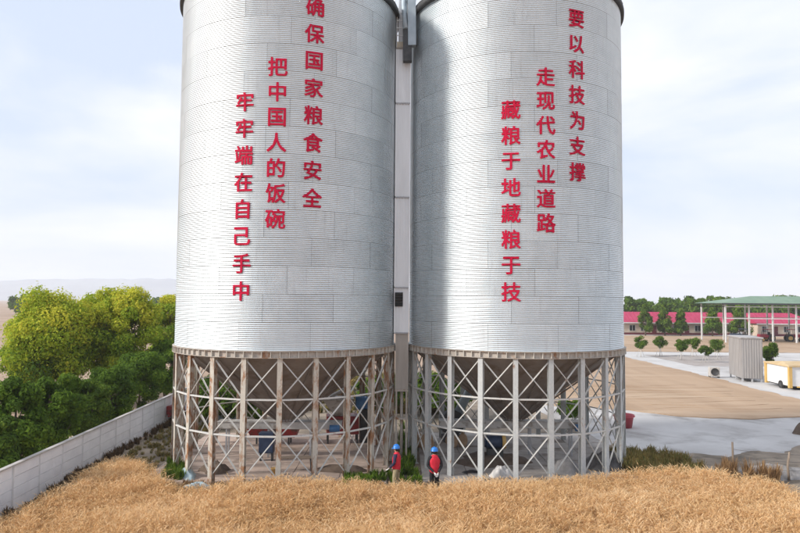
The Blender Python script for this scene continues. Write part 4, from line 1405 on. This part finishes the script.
p = at(472, 476); crumple('plastic_sheet', 'flat black plastic scrap left of the white bags', 'plastic sheet', (p.x, p.y + 0.3, 0.05), 0.5, 0.3, 0.12, M['black_tarp'], 4)
p = at(566, 473); crumple('plastic_sheet', 'dark grey crumpled sheet at the right front legs of the right silo', 'plastic sheet', (p.x, p.y - 0.1, 0.0), 0.85, 0.55, 0.62, M['grey_tarp'], 5)
p = at(607, 470); crumple('plastic_sheet', 'black plastic sheet heaped round the rightmost legs', 'plastic sheet', (p.x, p.y, 0.0), 1.15, 0.85, 0.80, M['black_tarp'], 6)
p = at(225, 463); crumple('soil_heap', 'dark soil heap inside the left silo legs', 'heap', (-7.6, 27.4, 0.05), 0.75, 0.5, 0.45, M['dark_soil'], 7)
p = at(340, 474); crumple('soil_heap', 'low brown soil heap at the right front of the left silo floor', 'heap', (p.x, p.y + 0.2, 0.06), 1.15, 0.45, 0.28, M['dark_soil'], 8)
crumple('soil_heap', 'low brown heap of chaff on the right silo floor', 'heap', (4.2, 29.6, 0.06), 2.0, 1.2, 0.35, M['dark_soil'], 9)
crumple('rubble_heap', 'grey rubble bank right of the tall weeds, along the fence', 'rubble', (15.6, 27.6, 0.0), 1.9, 0.7, 0.50, M['rubble'], 10, -0.08)
crumple('rubble_heap', 'grey rubble bank at the right edge by the second fence post', 'rubble', (18.2, 27.9, 0.0), 1.7, 0.6, 0.36, M['rubble'], 11, 0.05)
p = at(752, 471); crumple('plastic_sheet', 'grey-blue plastic sheet at the wheat edge under the fence', 'plastic sheet', (p.x, p.y - 0.6, 0.0), 0.9, 0.35, 0.34, M['grey_tarp'], 12)
crumple('soil_heap', 'dark brown heap at the right edge of the yard', 'heap', (22.7, 36.6, 0.0), 0.8, 0.8, 0.75, M['dark_soil'], 13)

p = at_depth(232, 395, 39.6); crumple('covered_heap', 'heap under a pale blue tarp behind the green bushes, seen through the left legs', 'tarp', (p.x, p.y, 0.0), 1.0, 0.8, 2.0, M['blue_tarp'], 21)
# red tub
tb = thing('plastic_tub', 'faded red plastic tub beside the rightmost legs of the right silo', 'tub', (13.05, 38.2, 0.01))
mb = MB(); mb.lathe([(0.0, 0.02), (0.42, 0.02), (0.45, 0.0), (0.56, 0.72), (0.60, 0.74), (0.60, 0.70), (0.54, 0.70), (0.43, 0.06), (0.0, 0.06)], 24)
mb.build('bowl', M['red_tub'], tb)
mb = MB(); mb.lathe([(0.565, 0.60), (0.63, 0.64), (0.63, 0.67), (0.57, 0.69)], 24)
mb.build('rim', M['red_tub'], tb)

# wire fence on old posts
fn = thing('wire_fence', 'thin wire fence on old posts between wheat and yard', 'fence', (0, 0, 0))
fp = [(14.15, 27.9), (15.95, 27.0), (18.6, 27.3), (21.5, 27.6)]
hts = [1.35, 1.15, 1.2, 1.2]
for (x, y), h in zip(fp, hts):
    mb = MB(); mb.tube([(x, y, 0), (x + random.uniform(-0.05, 0.05), y, h * 0.5), (x + random.uniform(-0.08, 0.08), y, h)], [0.05, 0.045, 0.04], 7)
    mb.build('post', M['old_wood'], fn)
for z in (0.4, 0.75, 1.05):
    for (a, b) in zip(fp[:-1], fp[1:]):
        mb = MB()
        mb.tube([(a[0] + (b[0] - a[0]) * t / 6, a[1] + (b[1] - a[1]) * t / 6, z - 0.05 * math.sin(math.pi * t / 6)) for t in range(7)], 0.008, 5)
        mb.build('wire', M['wire'], fn)

# red machine by the wall
rm = thing('seed_drill', 'dark red farm implement leaning by the far end of the white wall', 'implement', (-13.05, 38.6, 0), R_(80))
mb = MB(); mb.box(-0.7, 0.7, -0.2, 0.25, 0.55, 1.05); mb.bar((-0.9, 0, 0.5), (0.9, 0, 0.5), 0.1, 0.1); mb.bar((0.0, 0.1, 1.0), (0.3, 0.15, 1.75), 0.35, 0.12)
bevel(mb.build('hopper_box', M['red_machine'], rm), 0.03)
for k in range(4):
    mb = MB(); mb.bar((-0.6 + k * 0.4, 0, 0.5), (-0.6 + k * 0.4, -0.25, 0.0), 0.05, 0.07)
    mb.build('tine', M['dark_steel'], rm)
mb = MB(); mb.bar((0, -0.1, 0.55), (0.1, -0.9, 0.03), 0.06, 0.06)
mb.build('drawbar', M['red_machine'], rm)

# ------------------------------------------------------------------ machines under the silos
def conveyor(label, x0, x1, y, z, mat):
    t = thing('belt_conveyor', label, 'conveyor', (0, 0, 0))
    mb = MB(); mb.box(x0, x1, y - 0.28, y + 0.28, z, z + 0.30)
    bevel(mb.build('trough', mat, t), 0.02)
    mb = MB(); mb.box(x0 - 0.02, x1 + 0.02, y - 0.31, y + 0.31, z + 0.301, z + 0.33)
    mb.build('cover', mat, t)
    k = x0 + 0.4
    while k < x1:
        for s in (-0.22, 0.22):
            mb = MB(); mb.bar((k, y + s, 0.08), (k, y + s, z - 0.001), 0.07, 0.07)
            mb.build('leg', M['grey_paint'], t)
        k += 1.9
    mb = MB(); mb.tube([(x1 - 0.5, y - 0.52, z + 0.1), (x1 - 0.05, y - 0.52, z + 0.1)], 0.16, 12)
    mb.build('motor', M['blue_machine'], t)
    mb = MB(); mb.box(x1 - 0.45, x1 - 0.1, y - 0.45, y - 0.285, z - 0.08, z + 0.02)
    mb.build('motor_mount', M['dark_steel'], t)
    return t
conveyor('pale conveyor trough under the hopper of the left silo', -8.2, -2.6, C1[1], 1.36, M['pale_machine'])
conveyor('pale conveyor trough under the hopper of the right silo', 1.9, 8.6, C2[1], 1.36, M['pale_machine'])

# red grain cleaner with pale hopper and blue drum
gc = thing('grain_cleaner', 'red grain cleaner with pale hopper standing behind the left silo right legs', 'grain cleaner', (-2.9, 33.3, 0.08), R_(8))
mb = MB(); mb.box(-0.75, 0.85, -0.5, 0.5, 0.45, 1.35)
bevel(mb.build('body', M['red_machine'], gc), 0.03)
mb = MB()
mb.add([(-0.35, -0.35, 1.352), (0.35, -0.35, 1.352), (0.35, 0.35, 1.352), (-0.35, 0.35, 1.352), (-0.95, -0.6, 2.15), (0.6, -0.6, 2.15), (0.6, 0.6, 2.15), (-0.95, 0.6, 2.15)], [(0, 1, 5, 4), (1, 2, 6, 5), (2, 3, 7, 6), (3, 0, 4, 7), (3, 2, 1, 0)])
mb.box(-0.95, 0.6, -0.6, 0.6, 2.152, 2.22)
mb.bar((-0.6, 0, 2.25), (0.35, 0, 2.75), 0.5, 0.12)
mb.build('feed_hopper', M['pale_machine'], gc)
mb = MB(); mb.tube([(0.7, -0.1, 1.95), (1.55, -0.1, 1.95)], 0.33, 16); mb.tube([(1.55, -0.1, 1.95), (1.62, -0.1, 1.95)], 0.22, 12)
mb.build('drum', M['blue_machine'], gc)
mb = MB(); mb.box(0.95, 1.3, -0.3, 0.1, 0.0, 1.63)
mb.build('drum_stand', M['dark_steel'], gc)
for x in (-0.68, 0.78):
    for y in (-0.43, 0.43):
        mb = MB(); mb.box(x - 0.04, x + 0.04, y - 0.04, y + 0.04, 0.0, 0.449)
        mb.build('leg', M['dark_steel'], gc)
mb = MB(); mb.tube([(0.2, 0.3, 2.2), (0.25, 0.35, 3.2), (0.8, 0.4, 3.6)], 0.14, 12)
mb.build('air_duct', M['dark_steel'], gc)
# dark red loading hopper on wheels, left
lh = thing('feed_trough', 'dark red low feed trough on the left silo floor', 'trough', (-6.2, 32.8, 0.09), R_(-3))
mb = MB()
mb.add([(-1.1, -0.3, 0.35), (1.1, -0.3, 0.35), (1.1, 0.3, 0.35), (-1.1, 0.3, 0.35), (-1.35, -0.5, 1.0), (1.35, -0.5, 1.0), (1.35, 0.5, 1.0), (-1.35, 0.5, 1.0)], [(0, 1, 5, 4), (1, 2, 6, 5), (2, 3, 7, 6), (3, 0, 4, 7), (3, 2, 1, 0), (4, 5, 6, 7)])
mb.build('trough_body', M['red_machine'], lh)
for x in (-0.8, 0.8):
    for y in (-0.25, 0.25):
        mb = MB(); mb.bar((x, y, 0), (x, y, 0.349), 0.07, 0.07)
        mb.build('leg', M['dark_steel'], lh)
cbx = thing('control_box', 'dark blue upright box before the pale conveyor of the left silo', 'control box', (-5.85, 29.3, 0.09))
mb = MB(); mb.box(-0.32, 0.32, -0.2, 0.2, 0.35, 1.25)
bevel(mb.build('box', M['navy'], cbx), 0.02)
mb = MB(); mb.box(-0.30, 0.30, -0.215, -0.202, 0.4, 1.2)
mb.build('door', M['navy'], cbx)
for x in (-0.25, 0.25):
    mb = MB(); mb.box(x - 0.03, x + 0.03, -0.15, 0.15, 0, 0.349)
    mb.build('leg', M['dark_steel'], cbx)
# workbench with tools on the left silo floor
bn = thing('work_bench', 'small wooden bench on the left silo floor', 'bench', (-4.3, 27.6, 0.09), R_(6))
mb = MB(); mb.box(-0.75, 0.75, -0.18, 0.18, 0.52, 0.57); mb.build('top', M['old_wood'], bn)
for x in (-0.65, 0.65):
    for y in (-0.13, 0.13):
        mb = MB(); mb.bar((x, y, 0), (x * 0.95, y, 0.519), 0.05, 0.05); mb.build('leg', M['dark_steel'], bn)
bk = thing('yellow_bucket', 'small yellow bucket on the left silo floor', 'bucket', (-5.05, 26.9, 0.09))
mb = MB(); mb.lathe([(0, 0.01), (0.10, 0.01), (0.11, 0.0), (0.14, 0.28), (0.15, 0.28), (0.135, 0.26), (0.10, 0.03), (0, 0.03)], 18); mb.build('pail', M['yellow_paint'], bk)
mb = MB(); mb.tube([(0.14 * math.cos(a), 0, 0.27 + 0.14 * math.sin(a)) for a in np.linspace(0, math.pi, 9)], 0.006, 5); mb.build('handle', M['wire'], bk)
# motor set and sacks, right silo
mo = thing('gear_motor', 'navy blue motor with yellow guard under the right silo', 'motor', (4.35, 29.5, 0.09))
mb = MB(); mb.tube([(-0.45, 0, 0.85), (0.25, 0, 0.85)], 0.28, 16); mb.tube([(-0.52, 0, 0.85), (-0.45, 0, 0.85)], 0.22, 16); mb.build('motor_body', M['navy'], mo)
mb = MB(); mb.box(-0.4, 0.3, -0.22, 0.22, 0.0, 0.58); mb.build('pedestal', M['dark_steel'], mo)
mb = MB(); mb.tube([(0.26, 0, 0.85), (0.42, 0, 0.85)], 0.30, 16); mb.build('belt_guard', M['yellow_paint'], mo)
def sack(label, loc, rz, s=1.0):
    r = np.random.default_rng(int(abs(loc[0]) * 100))
    V, F, n, rings = [], [], 14, 9
    for j in range(rings + 1):
        q = j / rings
        z = 0.62 * q
        rad = 0.25 * (math.sin(math.pi * min(0.97, 0.12 + 0.82 * q)) ** 0.45) * (0.55 if j == rings else 1)
        for k in range(n):
            a = 2 * math.pi * k / n
            e = 1 + 0.07 * math.sin(3 * a + j) + r.normal(0, 0.025)
            V.append((rad * 1.15 * e * math.cos(a), rad * 0.8 * e * math.sin(a), z))
    for j in range(rings):
        for k in range(n):
            k2 = (k + 1) % n
            F.append((j * n + k, j * n + k2, (j + 1) * n + k2, (j + 1) * n + k))
    t = thing('grain_sack', label, 'sack', loc, rz, 'tan sacks by the right silo')
    t.scale = (s, s, s)
    mb = MB(); mb.add(V, F + [tuple(reversed(range(n))), tuple(rings * n + k for k in range(n))], True); mb.build('bag', M['sack'], t)
    mb = MB(); mb.lathe([(0.07, 0.60), (0.10, 0.64), (0.05, 0.66), (0.12, 0.74), (0.0, 0.72)], 10); mb.build('tied_neck', M['sack'], t)
sack('upright tan sack behind the leftmost legs of the right silo', (1.35, 31.6, 0.09), 0.4, 1.25)
sack('tan sack on the right silo floor behind the second visible leg', (0.95, 32.3, 0.06), 1.2, 1.15)
sack('tan sack left of the pale conveyor under the right silo', (2.6, 32.2, 0.09), 0.1, 1.1)
sack('tan sack nearest the conveyor motor under the right silo', (3.15, 32.4, 0.09), 0.8, 1.0)
fan = thing('aeration_fan', 'dark aeration fan with round duct behind the left legs of the right silo', 'fan', (2.7, 33.6, 0.09), R_(20))
mb = MB(); mb.tube([(0, -0.25, 0.95), (0, 0.25, 0.95)], 0.62, 20); mb.build('housing', M['dark_steel'], fan)
mb = MB(); mb.tube([(0.35, 0, 1.45), (0.9, 0, 2.3), (1.2, 0, 2.9)], 0.22, 12); mb.build('duct', M['steel_blue'], fan)
mb = MB(); mb.box(-0.45, 0.45, -0.3, 0.3, 0, 0.36); mb.build('base', M['dark_steel'], fan)

# ------------------------------------------------------------------ people
def skin_mesh(name, pts, edges, radii, mat, parent, sub=2, root=0):
    me = bpy.data.meshes.new(name)
    me.from_pydata([tuple(p) for p in pts], edges, [])
    ob = bpy.data.objects.new(name, me)
    COL.objects.link(ob)
    ob.modifiers.new('skin', 'SKIN').use_smooth_shade = True
    for i, rr in enumerate(radii):
        sv = me.skin_vertices[0].data[i]
        sv.radius = rr if hasattr(rr, '__len__') else (rr, rr)
        sv.use_root = (i == root)
    ob.modifiers.new('sub', 'SUBSURF').levels = sub
    dg = bpy.context.evaluated_depsgraph_get()
    out = bpy.data.meshes.new_from_object(ob.evaluated_get(dg))
    bpy.data.objects.remove(ob)
    bpy.data.meshes.remove(me)
    out.name = name
    out.materials.clear()
    out.polygons.foreach_set('use_smooth', [True] * len(out.polygons))
    return link(name, out, mat, parent)

def person(label, loc, rz, elbows, wrists, vest, sleeves, trousers, boots, head_turn=0.0, stance=0.0):
    t = thing('person', label, 'person', loc, rz, 'workers in blue helmets')
    el, wr = [Vector(e) for e in elbows], [Vector(w) for w in wrists]
    sh_ = [Vector((-0.185, -0.005, 1.40)), Vector((0.185, -0.005, 1.40))]
    kn = [Vector((-0.10, 0.02 + stance, 0.49)), Vector((0.10, 0.02 - stance, 0.49))]
    an = [Vector((-0.11, -0.02 + stance * 1.6, 0.09)), Vector((0.11, -0.02 - stance * 1.6, 0.09))]
    pts = [(0, 0, 0.94), (0, 0, 1.10), (0, 0.01, 1.30), (0, -0.005, 1.44), (0, 0.005, 1.51), (0, 0.025, 1.58), (0, 0.02, 1.66), (0, 0.01, 1.72)]
    rad = [(0.15, 0.105), (0.135, 0.10), (0.16, 0.11), (0.075, 0.065), (0.055, 0.055), (0.066, 0.078), (0.077, 0.092), (0.055, 0.062)]
    ed = [(i, i + 1) for i in range(7)]
    for s in (0, 1):
        i = len(pts)
        pts += [sh_[s], el[s], wr[s]]
        rad += [0.062, 0.043, 0.028]
        ed += [(2, i), (i, i + 1), (i + 1, i + 2)]
        i = len(pts)
        pts += [(-0.09 if s == 0 else 0.09, 0, 0.86), kn[s], an[s], an[s] + Vector((0, 0.13, -0.045))]
        rad += [0.092, 0.058, 0.040, 0.034]
        ed += [(0, i), (i, i + 1), (i + 1, i + 2), (i + 2, i + 3)]
    skin_mesh('body', pts, ed, rad, M['skin'], t)
    # shirt sleeves and back under the vest
    jp = [(0, 0, 0.98), (0, 0, 1.12), (0, 0.01, 1.30), (0, -0.005, 1.43)]
    jr = [(0.165, 0.125), (0.155, 0.118), (0.172, 0.124), (0.09, 0.08)]
    je = [(0, 1), (1, 2), (2, 3)]
    for s in (0, 1):
        i = len(jp)
        jp += [sh_[s], el[s], wr[s] + (el[s] - wr[s]) * 0.08]
        jr += [0.078, 0.058, 0.044]
        je += [(2, i), (i, i + 1), (i + 1, i + 2)]
    skin_mesh('jacket', jp, je, jr, sleeves, t)
    skin_mesh('vest', [(0, 0, 0.78), (0, 0, 0.95), (0, 0, 1.12), (0, 0.005, 1.31), (0, -0.01, 1.43), (0, -0.005, 1.52), (-0.165, -0.005, 1.41), (0.165, -0.005, 1.41)], [(0, 1), (1, 2), (2, 3), (3, 4), (4, 5), (3, 6), (3, 7)], [(0.20, 0.155), (0.205, 0.165), (0.195, 0.16), (0.215, 0.165), (0.15, 0.12), (0.088, 0.085), 0.098, 0.098], vest, t, 2, 3)
    tp = [(0, 0, 0.95)]
    trr = [(0.165, 0.125)]
    te = []
    for s in (0, 1):
        i = len(tp)
        tp += [(-0.095 if s == 0 else 0.095, 0, 0.82), kn[s], an[s] + Vector((0, 0, 0.02))]
        trr += [0.112, 0.082, 0.066]
        te += [(0, i), (i, i + 1), (i + 1, i + 2)]
    skin_mesh('trousers', tp, te, trr, trousers, t)
    for s in (0, 1):
        skin_mesh('boot', [an[s] + Vector((0, -0.05, -0.045)), an[s] + Vector((0, 0.02, -0.03)), an[s] + Vector((0, 0.17, -0.052))], [(0, 1), (1, 2)], [0.046, (0.055, 0.052), (0.048, 0.036)], boots, t)
    # hands: palm, four fingers, thumb, gently curled
    for s in (0, 1):
        w = wr[s]
        d = (wr[s] - el[s]).normalized()
        side = d.cross(Vector((0, 1, 0)))
        side = side.normalized() if side.length > 0.1 else Vector((1, 0, 0))
        front = side.cross(d).normalized()
        if s == 1: side = -side
        hp, hr, he = [w - d * 0.015, w + d * 0.045, w + d * 0.085], [(0.027, 0.022), (0.040, 0.020), (0.042, 0.018)], [(0, 1), (1, 2)]
        for k in range(4):
            b = w + d * 0.088 + side * (-0.030 + 0.020 * k)
            ln = (0.065, 0.075, 0.070, 0.055)[k]
            i = len(hp)
            hp += [b, b + d * ln * 0.45 + front * 0.012, b + d * ln * 0.75 + front * 0.036]
            hr += [0.0095, 0.0088, 0.0075]
            he += [(2, i), (i, i + 1), (i + 1, i + 2)]
        i = len(hp)
        b = w + d * 0.035 - side * 0.036
        hp += [b, b + d * 0.03 - side * 0.018 + front * 0.014, b + d * 0.058 - side * 0.016 + front * 0.03]
        hr += [0.011, 0.0095, 0.008]
        he += [(1, i), (i, i + 1), (i + 1, i + 2)]
        skin_mesh('gloved_hand', hp, he, hr, M['glove'], t, 1)
    # head details
    hd = MB()
    hd.lathe([(0.070, 1.545), (0.100, 1.575), (0.106, 1.63), (0.104, 1.69)], 16, (0, -0.004, 0), a0=R_(170), a1=R_(370))
    hd.build('hair', M['hair'], t)
    for s in (-1, 1):
        mb = MB(); mb.lathe([(0.0, -0.008), (0.010, -0.004), (0.010, 0.004), (0.0, 0.008)], 8, (s * 0.032, 0.108, 1.635)); mb.build('eye', M['eye'], t)
        mb = MB(); mb.lathe([(0.0, -0.03), (0.014, -0.015), (0.017, 0.012), (0.0, 0.03)], 8, (s * 0.083, 0.012, 1.615)); mb.build('ear', M['skin'], t)
    mb = MB(); mb.add([(-0.013, 0.106, 1.592), (0.013, 0.106, 1.592), (0, 0.137, 1.597), (0, 0.108, 1.637)], [(0, 1, 2), (0, 2, 3), (1, 3, 2)], True); mb.build('nose', M['skin'], t)
    mb = MB(); mb.box(-0.022, 0.022, 0.098, 0.108, 1.560, 1.570); mb.build('mouth', M['lip'], t)
    # hard hat
    mb = MB()
    mb.lathe([(0.138, 0.0), (0.140, 0.012), (0.128, 0.02), (0.126, 0.055), (0.112, 0.098), (0.078, 0.128), (0.035, 0.142), (0.0, 0.144)], 28, (0, 0.008, 1.645))
    h_ = mb.build('helmet', M['helmet'], t)
    mb = MB(); mb.add([(0.135 * math.sin(a) * 0.98, 0.008 + 0.135 * math.cos(a), 1.648) for a in np.linspace(-1.1, 1.1, 11)] + [(0.15 * math.sin(a), 0.008 + 0.19 * math.cos(a) - 0.0, 1.637) for a in np.linspace(-1.0, 1.0, 11)], [(i, i + 1, i + 12, i + 11) for i in range(10)], True)
    mb.build('peak', M['helmet'], h_)
    mb = MB(); mb.tube([(0, 0.008 + 0.12 * math.cos(a), 1.67 + 0.125 * math.sin(a)) for a in np.linspace(0.15, math.pi - 0.15, 11)], 0.011, 6)
    mb.build('ridge', M['helmet'], h_)
    return t
pR = at_depth(434.5, 460, 24.5)
person('worker in long red vest with black trousers, hands behind back, seen from behind', (pR.x, pR.y, 0.0), R_(12), [(-0.27, -0.03, 1.12), (0.27, -0.04, 1.12)], [(-0.06, -0.235, 0.90), (0.07, -0.235, 0.87)], M['vest'], M['black_cloth'], M['black_cloth'], M['rubber'])
pL = at_depth(396.5, 460, 24.9)
person('worker in red vest with khaki trousers facing left, one white glove forward', (pL.x, pL.y, 0.0), R_(72), [(-0.27, 0.0, 1.13), (0.25, -0.02, 1.13)], [(-0.22, 0.22, 0.93), (0.22, 0.14, 0.90)], M['vest'], M['navy_cloth'], M['khaki_cloth'], M['bluegrey_cloth'], stance=0.03)

# ------------------------------------------------------------------ haze
mt = bpy.data.materials.new('haze')
mt.use_nodes = True
nt = mt.node_tree
nt.nodes.remove(nt.nodes['Principled BSDF'])
pv = nt.nodes.new('ShaderNodeVolumePrincipled')
pv.inputs['Color'].default_value = (0.88, 0.93, 1.0, 1)
pv.inputs['Density'].default_value = HAZE
pv.inputs['Anisotropy'].default_value = 0.0
nt.links.new(pv.outputs['Volume'], nt.nodes['Material Output'].inputs['Volume'])
mb = MB(); mb.box(-4000, 4000, -320, 4000, -3.0, 165)
o = mb.build('haze', mt)
tag(o, 'thin pale haze over the far fields and hills', 'haze', kind='stuff')
